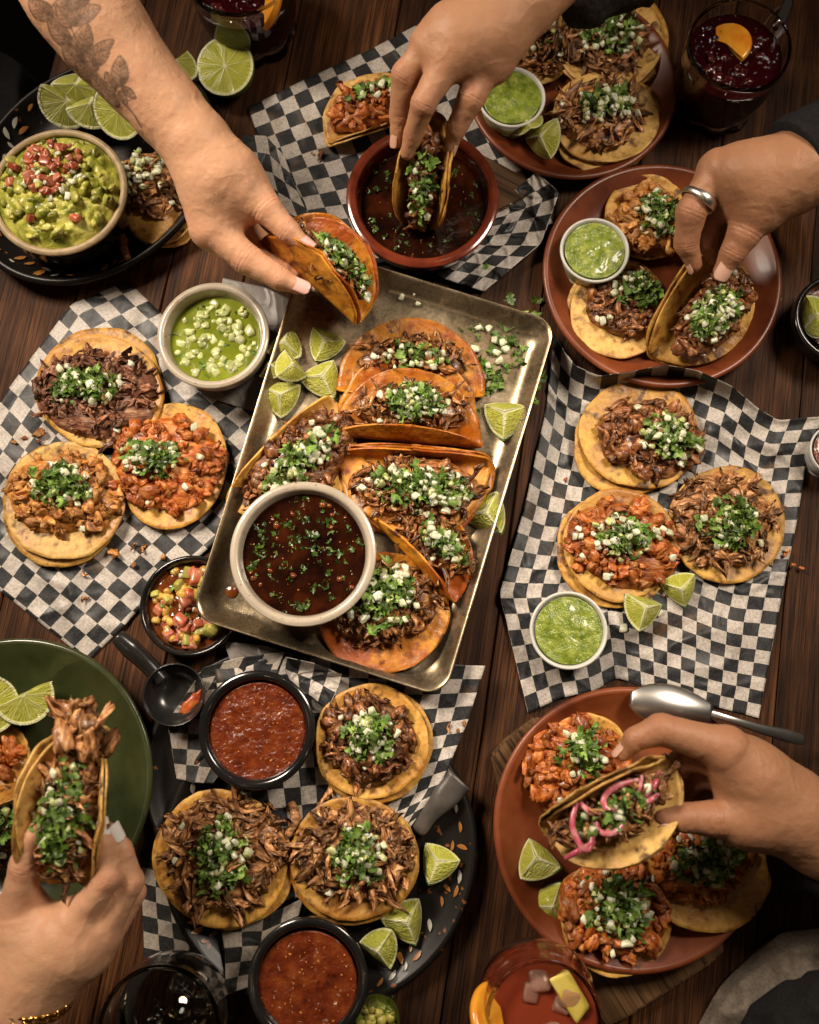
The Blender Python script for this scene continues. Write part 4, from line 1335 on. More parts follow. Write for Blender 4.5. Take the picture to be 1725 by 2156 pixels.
# black oval platters with painted dabs
def oval(name, label, cx, cy, a_px, b_px, ang, z0, h, dabs, seed=1):
    sc_ = S(cx, cy, z0 + h)
    loc = P(cx, cy, z0 + h); loc[2] = z0
    a, b = a_px * sc_, b_px * sc_
    root = thing(name, label, 'platter', loc)
    k = b / a
    pr = smoothprof([(0, .005), (a * .5, .005), (a * .74, .0058), (a * .86, h * .5), (a * .945, h * .93), (a * .965, h), (a * .985, h - .0008), (a, h - .005), (a * .95, h * .55), (a * .8, 0), (a * .3, 0), (0, 0)], 5)
    lathe('dish', pr, M['lacquer'], root, 120, (0, 0, 0), 1.0, k, rad(ang))
    rs = random.Random(seed)
    me = mesh('painted_dab', [(0.006 * math.cos(t) * (1 + .2 * math.sin(3 * t)), 0.0024 * math.sin(t), 0.0004) for t in np.linspace(0, 6.283, 14, endpoint=False)] + [(0, 0, 0.0007)], [(i, (i + 1) % 14, 14) for i in range(14)])
    for i in range(dabs):
        t = 2 * math.pi * i / dabs + rs.uniform(-.05, .05)
        for rr_, zz, m_ in ((.905, h * .74, rs.choice(['dab_orange', 'dab_white', 'dab_orange'])), (.845, h * .47, rs.choice(['dab_orange', 'dab_orange', 'dab_white']))):
            if rs.random() < 0.45: continue
            q = Vector((a * rr_ * math.cos(t), a * rr_ * k * math.sin(t), 0))
            q.rotate(Euler((0, 0, rad(ang))))
            d = Vector((-math.sin(t), math.cos(t) * k, 0)); d.rotate(Euler((0, 0, rad(ang)))); d.normalize()
            out_ = Vector((d.y, -d.x, 0))
            nrm = (Vector((0, 0, 1)) - out_ * 0.75).normalized()
            yy = nrm.cross(d)
            tw = Matrix.Rotation(rs.uniform(-.9, .9) + .6, 3, 'Z')
            E = (Matrix((d, yy, nrm)).transposed() @ tw).to_euler()
            link('painted_dab', with_mat(me, M[m_]), None, root, Vector((q.x, q.y, zz + .0010)), E, [rs.uniform(.6, 1.15)] * 3)
    return root


oval('oval_platter', 'black painted oval platter at upper left holding guacamole and limes', 196, 350, 290, 232, 47, 0.0, 0.032, 52, 3)
oval('oval_platter', 'black painted oval platter at bottom holding two salsa bowls and tacos', 672, 1788, 334, 322, 0, 0.003, 0.018, 60, 5)
oval('oval_platter', 'plain worn black platter tucked under at left with the ladle on it', 560, 1628, 262, 262, 0, 0.0005, 0.016, 0, 7)


# ------------------------------------------------------------------ the metal tray
def tray():
    zt, zb = 0.052, 0.0325
    cor = [(644, 512), (1174, 677), (936, 1470), (401, 1299)]
    pts = np.array([P(a, b, zt)[:2] for a, b in cor])
    cen = pts.mean(0)
    root = thing('metal_tray', 'aged steel sheet tray in the centre holding birria tacos', 'tray', (cen[0], cen[1], zb))

    def ring(inset, r, m=10):
        n = 4
        out = []
        q = pts - cen
        lines = []
        for i in range(n):
            a, b = q[i], q[(i + 1) % n]
            d = (b - a) / np.linalg.norm(b - a)
            nr = np.array([-d[1], d[0]])
            if nr @ (-(a + b) / 2) < 0: nr = -nr
            lines.append((a + nr * inset, d, nr))
        for i in range(n):
            a0, d0, n0 = lines[i - 1]; a1, d1, n1 = lines[i]
            A_ = np.array([d0, -d1]).T
            t = np.linalg.solve(A_, a1 - a0)
            c = a0 + d0 * t[0]
            cth = np.clip(d0 @ d1, -1, 1); turn = math.acos(cth)
            dist = r * math.tan(turn / 2)
            p0 = c - d0 * dist
            cc = p0 + n0 * r
            for k in range(m + 1):
                an = turn * k / m
                s0 = -n0 * math.cos(an) + d0 * math.sin(an)
                out.append(cc + s0 * r)
        return np.array(out)
    loops = [(0.0, .024, zt - .004), (0.0, .024, zt - .0006), (.0006, .0235, zt), (.0018, .023, zt - .0003), (.0042, .022, zt - .003), (.0085, .021, zt - .008), (.0130, .020, zb + .0065), (.017, .0195, zb + .003), (.022, .019, zb + .001), (.028, .018, zb), (.045, .015, zb)]
    V_ = []
    for (i_, r_, z_) in loops:
        q = ring(i_, r_)
        V_.append(np.concatenate([q, np.full((len(q), 1), z_ - zb)], 1))
    nl = len(V_[0])
    for s_ in (.8, .6, .4, .2, .03):
        q = V_[len(loops) - 1].copy(); q[:, :2] *= s_
        q[:, 2] += 0.0007 * vnoise(np.stack([q[:, 0] * 14, q[:, 1] * 14, 0 * q[:, 0]], -1), 4)
        V_.append(q)
    v = np.concatenate(V_)
    # a little hand-worn waviness in the walls
    v[:, 2] += 0.0006 * vnoise(np.stack([v[:, 0] * 25, v[:, 1] * 25, 0 * v[:, 0]], -1), 9)
    f = grid_faces(len(V_), nl, True) + [tuple(range((len(V_) - 1) * nl, len(V_) * nl))]
    o = link('pan', mesh('pan', v, f), M['tray'], root)
    md = o.modifiers.new('thickness', 'SOLIDIFY'); md.thickness = 0.0009; md.offset = 1
    return root


tr = tray()
riser.location = riser.location - tr.location
riser.parent = tr
# ------------------------------------------------------------------ bowls and what is in them
def bowl(name, label, cx, cy, wpx, z0, h, mat, cat='bowl', wall=0.005, foot=0.55, belly=0.9, rim_mat=None, bulge=0.0):
    R = wpx / 2 * S(cx, cy, z0 + h)
    loc = P(cx, cy, z0 + h); loc[2] = z0
    out = [(0, 0), (R * foot, 0), (R * (foot + .05), .003), (R * (belly - .02 + bulge), h * .45), (R * .985, h * .86), (R, h - .002)]
    top = [(R - wall * .25, h - .0004), (R - wall * .6, h), (R - wall, h - .0018)]
    inn = [(R * .97 - wall, h * .84), (R * (belly - .03 + bulge) - wall, h * .45), (R * foot, .0055), (0, .005)]
    if rim_mat is None:
        o = lathe(name, smoothprof(out + top + inn, 5), mat, None, 96, V3(loc))
        tag(o, label, cat)
        return o, R, loc
    root = thing(name, label, cat, loc)
    lathe('body', smoothprof(out + [(R - .0004, h - .004)], 5) + smoothprof([(R - wall + .0006, h - .004)] + inn, 5), mat, root, 96)
    lathe('rim', smoothprof([(R - .0005, h - .005), (R + .0002, h - .002), (R - wall * .5, h + .0006), (R - wall - .0004, h - .0015), (R - wall + .0002, h - .005)], 5), rim_mat, root, 96, close=False)
    return root, R, loc


def liquid(name, label, cx, cy, wpx, z, mat, cat, lump=0.0008, fr=60, dome=0.0, nr=26, na=80, sy=1.0, men=0.0005):
    R = wpx / 2 * S(cx, cy, z)
    loc = P(cx, cy, z)
    r = np.linspace(0, 1, nr + 1); th = np.linspace(0, 2 * math.pi, na, endpoint=False)
    Rr, T = np.meshgrid(r, th, indexing='ij')
    X = (Rr * np.cos(T) * R).ravel(); Y = (Rr * np.sin(T) * R * sy).ravel(); q = Rr.ravel()
    Z = lump * fbm(np.stack([X * fr, Y * fr, 0 * X + cx], -1), int(cx) % 50, 4) * (1 - q ** 6) + dome * (1 - q ** 2.2) + men * q ** 14
    v = np.stack([X, Y, Z], -1)
    k = len(v)
    sk = v[-na:].copy(); sk[:, :2] *= .97; sk[:, 2] = -.006
    v = np.concatenate([v, sk])
    f = grid_faces(nr + 2, na, True)
    o = link(name, mesh(name, v, f), mat, None, V3(loc))
    tag(o, label, cat)
    return o, R, loc


def bits(root, R, n, lib, mat, name, z=(0.0, 0.0015), s=(.7, 1.1), rmax=.9, tilt=.4, rmin=0.0, c=(0, 0), fn=None, sy=1.0):
    for i in range(n):
        a = random.uniform(0, 6.283); r = rmin + (rmax - rmin) * math.sqrt(random.random())
        x, y = c[0] * R + R * r * math.cos(a), c[1] * R + R * r * math.sin(a) * sy
        zz = random.uniform(*z) + (fn(x / R, y / R) if fn else 0)
        me = random.choice(lib)
        if isinstance(me, tuple): me = me[1]
        piece(name, me, mat, root, root.location + Vector((x, y, zz)), Euler((random.gauss(0, tilt), random.gauss(0, tilt), random.uniform(0, 6.28))), random.uniform(*s))


FLECK = lib_chunk(0.0009, (1.2, .9, .5), .2, 4, 1.5, 77)
# consomme on the tray
bowl('bowl', 'speckled white stoneware bowl of dark broth standing on the metal tray', 638, 1164, 309, 0.0335, 0.054, M['stoneware'], wall=0.0085, foot=.62, belly=.93)
br, R, _ = liquid('broth', 'dark red broth with floating herbs in the white bowl on the tray', 641, 1172, 268, 0.076, M['broth'], 'broth', .0005, 50)
bits(br, R, 120, LIB['leaf'], M['leaf_wet'], 'cilantro_leaf', (-.0006, .0009), (.35, .95), .93, .16)
bits(br, R, 16, LIB['kernel'], M['spill'], 'meat_chunk', (-.001, .0005), (.5, .9), .9, .3)
bits(br, R, 60, FLECK, M['seed'], 'chili_seed', (.0002, .0006), (.4, .9), .95, .3)
# green salsa bowl, upper left
bowl('bowl', 'speckled white stoneware bowl of onion green salsa left of the tray', 448, 704, 236, 0.006, 0.052, M['stoneware'], wall=0.008, foot=.6, belly=.92)
sv, R, _ = liquid('green_salsa', 'thin green salsa full of diced onion in the stoneware bowl', 452, 712, 196, 0.044, M['verde_thin'], 'salsa', .0004, 40)
bits(sv, R, 74, LIB['onion'], M['onion_green'], 'onion_piece', (-.0026, .0002), (.85, 1.4), .86, .3)
bits(sv, R, 26, LIB['leaf'], M['cilantro'], 'cilantro_leaf', (.0003, .0009), (.35, .7), .9, .2)
# terracotta broth bowl, top centre
bowl('bowl', 'glossy terracotta bowl of dark broth a taco is dipped into', 890, 412, 322, 0.012, 0.048, M['terradark'], wall=0.011, foot=.6, belly=.93)
b2, R, _ = liquid('broth', 'dark birria broth in the terracotta bowl around the dipped taco', 890, 424, 276, 0.044, M['broth'], 'broth', .0006, 40)
bits(b2, R, 46, LIB['leaf'], M['leaf_wet'], 'cilantro_leaf', (.0001, .0008), (.4, .9), .93, .15, .45)
bits(b2, R, 50, FLECK, M['seed'], 'chili_seed', (.0002, .0006), (.4, .9), .95, .3)
# guacamole
bowl('bowl', 'black bowl with raw tan rim heaped with guacamole', 122, 401, 290, 0.006, 0.066, M['black'], wall=0.007, foot=.62, belly=.95, rim_mat=M['tanrim'])
gl = P(126, 408, .066)
Rg = 131 * S(126, 408, .066)
nr, na = 60, 150
r_ = np.linspace(0, 1, nr + 1); th_ = np.linspace(0, 2 * math.pi, na, endpoint=False)
Rr, T = np.meshgrid(r_, th_, indexing='ij')
X = (Rr * np.cos(T) * Rg).ravel(); Y = (Rr * np.sin(T) * Rg).ravel(); q = Rr.ravel()


def guac_h(x, y):
    q_ = np.hypot(x, y)
    return 0.020 * (1 - q_ ** 2.5) + .003


lump = fbm(np.stack([X * 95, Y * 95, 0 * X], -1), 5, 4)
rid = (1 - np.abs(vnoise(np.stack([X * 70, Y * 70, 0 * X + 4], -1), 8)) * 2)
Z = guac_h(X / Rg, Y / Rg) + (0.0042 * lump + 0.0026 * rid) * (1 - q ** 8) - .003 * q ** 10
g_o = link('guacamole', mesh('guacamole', np.stack([X, Y, Z], -1), grid_faces(nr + 1, na, True)), M['guac'], None, V3(gl))
tag(g_o, 'chunky green guacamole topped with diced tomato and onion', 'guacamole')
bits(g_o, Rg, 80, lib_chunk(.0042, (1.25, 1, .75), .22, 7, 1.3, 90), M['guac'], 'avocado_chunk', (.000, .003), (.5, 1.6), .9, .5, fn=guac_h)
bits(g_o, Rg, 58, LIB['cube'], M['tomato'], 'tomato_piece', (.003, .008), (.45, 1.0), .48, .5, 0, (-.02, .28), guac_h)
bits(g_o, Rg, 30, LIB['onion'], M['onion'], 'onion_piece', (.003, .007), (.6, .95), .5, .5, 0, (.05, .12), guac_h)
bits(g_o, Rg, 5, LIB['cube'], M['tomato'], 'tomato_piece', (.003, .005), (.8, 1.2), .75, .5, .5, (0, -.05), guac_h)
# red salsa bowls
for (cx, cy, w, lab, lab2) in ((540, 1536, 246, 'black bowl of red salsa between ladle and taco below the tray', 'chunky red salsa in the black bowl under the tray edge'), (648, 2068, 254, 'black bowl of red salsa at the bottom edge of the platter', 'smooth red salsa in the bowl nearest the bottom edge')):
    bowl('bowl', lab, cx, cy, w, 0.021, 0.042, M['black'], wall=0.008, foot=.62, belly=.95)
    s_, R, _ = liquid('red_salsa', lab2, cx + (3 if cy < 1800 else 0), cy + 3, w - 44, 0.055, M['roja'], 'salsa', .0008, 90)
    bits(s_, R, 48, FLECK, M['seed'], 'chili_seed', (.0003, .0009), (.5, 1.3), .95, .3)
# corn salsa
bowl('bowl', 'black bowl of corn and tomato salsa half under the tray corner', 400, 1275, 214, 0.0, 0.0295, M['black'], wall=0.005, foot=.6, belly=.95)
cs, R, _ = liquid('corn_salsa', 'corn kernel and diced tomato salsa in the black bowl by the tray', 402, 1277, 186, 0.017, M['spill'], 'salsa', .003, 90, .004)
for (n, lb, m_, nm_, s_) in ((46, LIB['kernel'], 'kernel', 'corn_kernel', (.9, 1.4)), (30, LIB['cube'], 'tomato', 'tomato_piece', (.8, 1.3)), (22, LIB['cube'], 'avocado', 'mango_piece', (.7, 1.2)), (22, LIB['onion'], 'onion', 'onion_piece', (.6, .9)), (26, LIB['leaf'], 'cilantro', 'cilantro_leaf', (.4, .8))):
    bits(cs, R, n, lb, M[m_], nm_, (.001, .0075), s_, .88, .5)
# portion cups
for (cx, cy, w, z0, lab, lab2, m_, lm) in ((1253, 526, 147, .012, 'white plastic cup of green salsa on the right terracotta plate', 'smooth green salsa in the cup on the right terracotta plate', 'verde', 'cupgreen'),
                                       (1198, 1327, 165, .003, 'white plastic cup of green salsa on the right checked paper', 'thick green salsa in the cup on the right checked paper', 'verde', 'plastic'),
                                       (1078, 203, 143, .012, 'white plastic cup of green salsa behind the dipping hand', 'green salsa in the cup on the top right plate', 'verde', 'cupgreen'),
                                       (1762, 948, 112, .0, 'clear plastic cup of red salsa cut off by the right edge', 'red salsa in the small cup at the right edge', 'roja', 'plastic')):
    h = .034
    R = w / 2 * S(cx, cy, z0 + h)
    loc = P(cx, cy, z0 + h); loc[2] = z0
    root = thing('portion_cup', lab, 'cup', loc, 'small plastic salsa cups')
    lathe('wall', smoothprof([(0, 0), (R * .74, 0), (R * .77, .001), (R * .92, h - .004)], 4) + smoothprof([(R * .90, h - .004), (R * .75, .003), (0, .002)], 4), M[lm], root, 72)
    lathe('rim', smoothprof([(R * .905, h - .006), (R * .93, h - .004), (R * .99, h - .0024), (R, h - .001), (R * .975, h + .0004), (R * .93, h), (R * .89, h - .003), (R * .885, h - .006)], 4), M['plastic'], root, 72, close=False)
    s_, Rr_, _ = liquid('salsa', lab2, cx, cy + 1, w * .865, z0 + h - .004, M[m_], 'salsa', .0012, 75, .001)
    bits(s_, Rr_, 16, FLECK, M['seed' if m_ == 'roja' else 'lemonfruit'], 'seed', (.0004, .001), (.4, .8), .9, .3)
# small bowl at right edge
bowl('bowl', 'small black bowl with lime pieces cut off by the right edge', 1772, 668, 196, 0.0, 0.045, M['black'], wall=.006, foot=.6, belly=.94)
liquid('red_salsa', 'red sauce under the lime in the small right edge bowl', 1772, 668, 160, .026, M['roja'], 'salsa', .001, 60)
lime('lime_slice', 'lime piece lying in the small black bowl at the right edge', 1706, 684, .030, 50, 180, -75, (18, 60))
# ladle
root = thing('ladle', 'black melamine ladle with a scrap of red pepper in it', 'ladle', P(380, 1462, .017))
R = 64 * S(380, 1462, .03)
lathe('cup', smoothprof([(0, 0), (R * .55, .001), (R * .9, .012), (R, .026), (R * .985, .0275), (R * .95, .026), (R * .85, .013), (R * .5, .004), (0, .003)], 5), M['blackmat'], root, 64, (0, 0, 0))
base = np.array(root.location)
tube('handle', [P(345, 1436, .030) - base, P(310, 1398, .036) - base, P(275, 1365, .044) - base, P(246, 1340, .05) - base], [.0085, .0092, .0105, .0075], M['blackmat'], root, 16, flat=((.6, -.6, .5), .75))
pp = link('red_pepper', lib_chunk(.011, (1.6, .75, .3), .42, 1, 1.6, 91)[0], M['pepper'], None, V3(P(404, 1482, .021)), (0.1, -.1, rad(48)))
tag(pp, 'slice of red pepper lying in the black ladle', 'pepper')
# spoon
root = thing('spoon', 'polished steel spoon lying across the lower right plate rim', 'spoon', P(1420, 1478, .046))
base = np.array(root.location)
A_, B_ = P(1326, 1472, .048), P(1500, 1502, .050)
d = (B_ - A_); L = np.linalg.norm(d); d /= L; s = np.array([-d[1], d[0], 0])
vv = []
for i in range(25):
    t = i / 24
    w = 0.021 * (math.sin(math.pi * min(t * .93 + .015, 1)) ** .6) * (1.08 - .35 * t) + .002
    for j in range(17):
        o_ = -1 + 2 * j / 16
        dep = 0.008 * (1 - o_ * o_) * math.sin(math.pi * min(1, t * .95 + .02)) ** .8
        vv.append(A_ + d * L * t + s * w * o_ + np.array([0, 0, dep]) - base)
ob = link('bowl', mesh('spoon_bowl', vv, grid_faces(25, 17)), M['steel'], root)
md = ob.modifiers.new('thickness', 'SOLIDIFY'); md.thickness = .0012; md.offset = 0
tube('handle', [P(1488, 1500, .050) - base, P(1540, 1515, .053) - base, P(1600, 1534, .046) - base, P(1660, 1550, .034) - base, P(1690, 1558, .028) - base], [.0042, .0034, .0048, .0068, .0052], M['steel'], root, 18, flat=((0, 0, 1), .32), sub=8)

# ------------------------------------------------------------------ glasses
def mug(label, bx, by, rx_, ry_, wpx, z1, liq, liqlab, liqz, handle=None, foot=0.80):
    """bx,by: foot centre; rx_,ry_: rim centre"""
    loc = (P(bx, by, 0.0) + P(rx_, ry_, z1) * np.array([1, 1, 0])) / 2
    loc[2] = 0.0
    R = wpx / 2 * S(rx_, ry_, z1)
    root = thing('glass_mug', label, 'glass', loc)

    def scal(th, r, z):
        k = np.clip(1.15 - z / .026, 0, 1)
        return 1 + .15 * k * (np.abs(np.cos(4 * th)) - .4)
    out = smoothprof([(0, .003), (R * .5, .001), (R * foot * .96, .0), (R * foot * 1.03, .006), (R * .82, .018), (R * .90, .030), (R * .97, .052), (R, z1 - .003)], 6)
    inn = smoothprof([(R - .0008, z1), (R - .0026, z1 - .002), (R * .97 - .003, .054), (R * .90 - .003, .032), (R * .74, .010), (0, .008)], 6)
    lathe('glass', out + inn, M['glass'], root, 96, rmod=scal)
    if handle:
        h = [np.array(q) for q in handle]
        tube('handle', h, [.0062, .0062, .0055, .0055, .006][:len(h)], M['glass'], root, 14, flat=None)
    l = thing('drink', liqlab, 'drink', (loc[0], loc[1], liqz))
    rl = lambda z_: np.interp(z_, [.008, .032, .054, z1], [R * .745, R * .90 - .0022, R * .97 - .0022, R - .002])
    zs = np.linspace(.0086, liqz, 9)
    lathe('wine', [(0, zs[0] - liqz)] + [(rl(z_), z_ - liqz) for z_ in zs] + [(rl(liqz) * .97, .0001), (0, 0)], liq, l, 64)
    return root, l, R, loc


m1, d1, R, loc = mug('glass mug of dark sangria with orange slice at the upper right corner', 1502, 220, 1553, 88, 219, .102, M['sangria'], 'dark sangria with an orange slice in the upper right mug', .082,
                     [(.046, .028, .094), (.062, .062, .088), (.060, .072, .062), (.052, .060, .035), (.042, .034, .022)])
m2, d2, R2, loc2 = mug('glass mug of red sangria at the top edge left of centre', 530, 70, 506, -72, 228, .102, M['sangria'], 'red sangria with citrus in the top edge mug', .078)
BUB = lib_chunk(.0016, (1, 1, .7), .1, 3, 1.2, 12)
for dk, RR in ((d1, R), (d2, R2)):
    bits(dk, RR, 34, lib_chunk(.0062, (1.1, 1, .45), .35, 5, 1.5, 44), M['darkfruit'], 'fruit_piece', (-.004, -.0005), (.7, 1.2), .72, .3)
    bits(dk, RR, 110, BUB, M['glass'], 'bubble', (.0006, .002), (.4, .9), .85, .2)


def slice_mesh(R_, th=.006, span=360, n=40):
    v, f = [], []
    a = np.linspace(0, rad(span), n)
    prof = [(0, th / 2), (.86, th / 2), (.95, th * .45), (1.0, .1 * th), (1.0, -.1 * th), (.95, -th * .45), (0, -th / 2)]
    for (r, z) in prof:
        for t in a: v.append((r * R_ * math.cos(t), r * R_ * math.sin(t), z))
    f = grid_faces(len(prof), n)
    if span < 359:
        f += [tuple(i * n for i in range(len(prof)))[::-1], tuple(i * n + n - 1 for i in range(len(prof)))]
    return mesh('fruit_slice', v, f)


def rel(o, x, y, z): return V3(P(x, y, z)) - o.location


link('orange_slice', slice_mesh(.027, .007, 200), M['orangefruit'], d1, rel(d1, 1530, 96, .0815), (.22, -.16, rad(-55)))
link('orange_slice', slice_mesh(.030, .008, 200), M['orangefruit'], d2, rel(d2, 565, 6, .079), (.9, .3, rad(-100)))
link('lemon_slice', slice_mesh(.026, .007, 150), M['lemonfruit'], d2, rel(d2, 470, -20, .079), (.3, .1, rad(40)))


def tumbler(label, cx, cy, wpx, z1, liq, liqlab, liqz, bulge=1.0, foot=.7, name='glass_tumbler'):
    R = wpx / 2 * S(cx, cy, z1)
    loc = P(cx, cy, z1); loc[2] = 0
    root = thing(name, label, 'glass', loc)
    out = smoothprof([(0, .001), (R * foot, 0), (R * (foot + .08), .004), (R * bulge, z1 * .5), (R * (1 + (bulge - 1) * .4), z1 * .8), (R, z1 - .002)], 6)
    inn = smoothprof([(R - .0008, z1 + .0006), (R - .0024, z1 + .0008), (R - .0042, z1 - .001), (R * (1 + (bulge - 1) * .4) - .0036, z1 * .8), (R * bulge - .0036, z1 * .5), (R * foot, .012), (0, .010)], 6)
    lathe('glass', out + inn, M['glass'], root, 96)
    l = thing('drink', liqlab, 'drink', (loc[0], loc[1], liqz))
    rl = lambda z_: np.interp(z_, [.012, z1 * .5, z1 * .8, z1], [R * foot, R * bulge - .0030, R * (1 + (bulge - 1) * .4) - .0030, R - .003])
    zs = np.linspace(.0125, liqz, 9)
    lathe('liquid', [(0, zs[0] - liqz)] + [(rl(z_), z_ - liqz) for z_ in zs] + [(rl(liqz) * .97, .0001), (0, 0)], liq, l, 64)
    return root, l, R


g1, l1, R = tumbler('stemless glass of pink iced cocktail at the bottom edge', 1145, 2150, 246, .105, M['cocktail'], 'pink iced cocktail with orange and pineapple pieces at the bottom', .088, 1.10, .66)
link('orange_slice', slice_mesh(.034, .009, 180), M['orangefruit'], l1, rel(l1, 1052, 2150, .090), (.75, .5, rad(100)))
pv, pf = hexa(random.Random(2), .2, .1)
link('pineapple_piece', mesh('pineapple_piece', pv * np.array([.021, .0105, .006]), pf), M['lemonfruit'], l1, rel(l1, 1200, 2092, .0905), (.1, .15, rad(-58)))
bits(l1, R, 7, lib_cube(.0125, 4, .15, .2), M['ice'], 'ice_cube', (-.006, .001), (.7, 1.0), .62, .35)
g2, l2, R = tumbler('clear glass tumbler with little left in it at bottom left', 334, 2172, 262, .095, M['water'], 'dark drink remainder in the clear tumbler at bottom left', .045, 1.0, .72)
bits(l2, R, 9, lib_cube(.010, 4, .15, .2), M['glass'], 'ice_cube', (-.004, .001), (.6, .9), .5, .35)
g3, l3, R = tumbler('small glass jar of green pickles at the bottom edge', 790, 2168, 104, .05, M['verde'], 'chopped green pickles in the small jar at the bottom edge', .046, 1.0, .85, 'glass_jar')
bits(l3, R, 26, LIB['kernel'], M['avocado'], 'pickle_piece', (-.001, .002), (.8, 1.4), .8, .4)

# ------------------------------------------------------------------ limes
LG = 'cut lime pieces'
zt = .0335
for (x, y, z, r, az, rot, tl, lab) in (
        (604, 728, zt, 54, 90, 215, (6, 120), 'lime wedge at the upper left of the heap of five on the tray'),
        (684, 731, zt, 56, 90, 20, (5, 60), 'lime wedge at the upper right of the heap of five on the tray'),
        (578, 780, zt, 44, 90, 100, (30, 150), 'lime wedge half buried at the left of the heap on the tray'),
        (682, 806, zt, 60, 90, 75, (4, 0), 'largest lime wedge at the right of the heap of five on the tray'),
        (598, 838, zt, 58, 90, 165, (6, 230), 'lime wedge at the bottom of the heap beside the dark beef taco'),
        (614, 778, zt + .012, 52, 90, 240, (34, 20), 'lime wedge lying on top of the other limes on the tray'),
        (1060, 886, zt, 64, 90, 40, (10, 130), 'single lime wedge on the tray right of the stacked orange tacos'),
        (1026, 1088, zt, 64, 90, 80, (12, 180), 'single lime wedge on the tray below the other by its right edge'),
        (1352, 1284, .007, 60, 90, 150, (16, 40), 'lime wedge with pale core just under the red pork taco on right paper'),
        (1428, 1244, .007, 52, 90, 60, (20, 250), 'smaller lime wedge below the pulled pork taco on the right paper'),
        (920, 1815, .014, 58, 90, 20, (18, 120), 'lime wedge at the right rim of the black platter nearest the tacos'),
        (856, 1938, .014, 64, 90, 70, (10, 20), 'lime wedge with bright white core at the bottom of the black platter'),
        (803, 1986, .014, 60, 90, 190, (22, 210), 'lime wedge touching the bottom red salsa bowl'),
        (1130, 1808, .027, 62, 90, 120, (28, 100), 'upright lime wedge at the left of the lower right terracotta plate'),
        (1160, 1896, .024, 60, 90, 200, (8, 250), 'lime wedge under the upright one on the lower right plate'),
        (1104, 282, .014, 56, 90, 60, (50, 120), 'darker lime wedge under the salsa cup on the top right plate'),
        (1137, 309, .016, 58, 90, 300, (40, 200), 'bright yellow lime wedge on the front rim of the top right plate')):
    lime('lime_wedge', lab, x, y, z, r, az, rot, tl, group=LG)
lime('lime_half', 'lime half cut face up on the wood below the top edge mug', 486, 180, .0, 60, 360, 10, (14, 250), group=LG)
lime('lime_quarter', 'lime quarter showing its cut face on the green plate', 78, 1472, .016, 62, 180, 205, (14, 300), group=LG)
lime('lime_half', 'lime half cut off by the left edge on the green plate', 2, 1484, .016, 62, 360, 0, (16, 330), group=LG)
lime('lime_quarter', 'lime quarter at the back of the pile on the guacamole platter', 178, 202, .020, 52, 180, 180, (60, 270), group=LG)
lime('lime_quarter', 'lime quarter at the left of the pile above the guacamole bowl', 148, 242, .020, 56, 180, 150, (52, 290), group=LG)
lime('lime_quarter', 'middle lime quarter standing above the guacamole bowl', 206, 244, .026, 52, 180, 195, (50, 280), group=LG)
lime('lime_quarter', 'lime quarter half hidden by the tattooed forearm', 262, 262, .028, 56, 180, 130, (42, 250), group=LG)
lime('lime_quarter', 'lime quarter peeking out right of the tattooed forearm', 380, 168, .020, 50, 180, 240, (40, 20), group=LG)
# ------------------------------------------------------------------ open tacos
# left paper
flat_taco('open beef taco at the top of the left paper, double tortilla', 213, 825, 134, 119, -12, .007, (-6, -14, 1.0), 'beefred', (-8, 8, .98, .82, -5), (-.12, .10, .48, .36), 74, 16, 52, (), 'corn', .016, 2)
flat_taco('open tan chicken taco at the lower left of the left paper', 138, 1056, 129, 124, 25, .007, (-4, 8, 1.02), 'chicken', (-2, -14, .92, .72, -8), (0, .18, .52, .42), 95, 20, 58, (), 'corn_pale', .015, 3, und_mat='corn')
flat_taco('open red orange meat taco touching the tray on the left paper', 366, 982, 112, 134, -14, .009, None, 'pastor', (-10, -4, .92, .92, 80), (.0, .20, .36, .46), 92, 22, 42, ((170, .74, .25, 1.1),), 'corn', .017, 5, msz=1.1)
# right paper
flat_taco('open dark beef taco at the top of the right paper, double tortilla', 1346, 918, 127, 112, -8, .011, (-10, 6, 1.05), 'beef', (22, 8, .88, .76, -12), (.30, .02, .42, .54), 76, 26, 50, (), 'corn', .016, 2)
flat_taco('open red pork taco with scattered onion on the right paper', 1303, 1148, 118, 120, 20, .008, (-8, 10, 1.04), 'pastor', (6, -2, .82, .98, 80), (.1, .05, .42, .42), 95, 24, 42, (), 'corn', .016, 12)
flat_taco('open pulled pork taco at the lower right of the right paper', 1527, 1106, 121, 124, 10, .007, None, 'carnitas', (-6, -10, .92, .84, 0), (.02, -.10, .48, .42), 76, 22, 52, (), 'corn', .016, 2)
# black platter
flat_taco('open shredded beef taco right of the red salsa bowl on the platter', 780, 1562, 122, 120, 0, .0275, (6, 6, 1.03), 'beef', (-4, -4, .82, .78, 10), (.06, .10, .46, .46), 66, 22, 58, ((180, .70, .22, 1.45), (265, .84, .3, .7)), 'corn', .016, 3)
flat_taco('open pulled pork taco at the left of the black platter', 470, 1808, 137, 148, 20, .0265, (2, 4, 1.02), 'carnitas', (4, -14, .95, .76, 5), (.0, -.06, .40, .58), 80, 18, 58, (), 'corn', .017, 3, msz=1.15)
flat_taco('open shredded beef taco between the two others on the black platter', 746, 1806, 134, 130, -15, .0275, (-2, 6, 1.02), 'carnitas', (2, -14, .92, .76, -5), (.06, .0, .36, .52), 72, 20, 44, (), 'corn', .016, 3, msz=1.1)
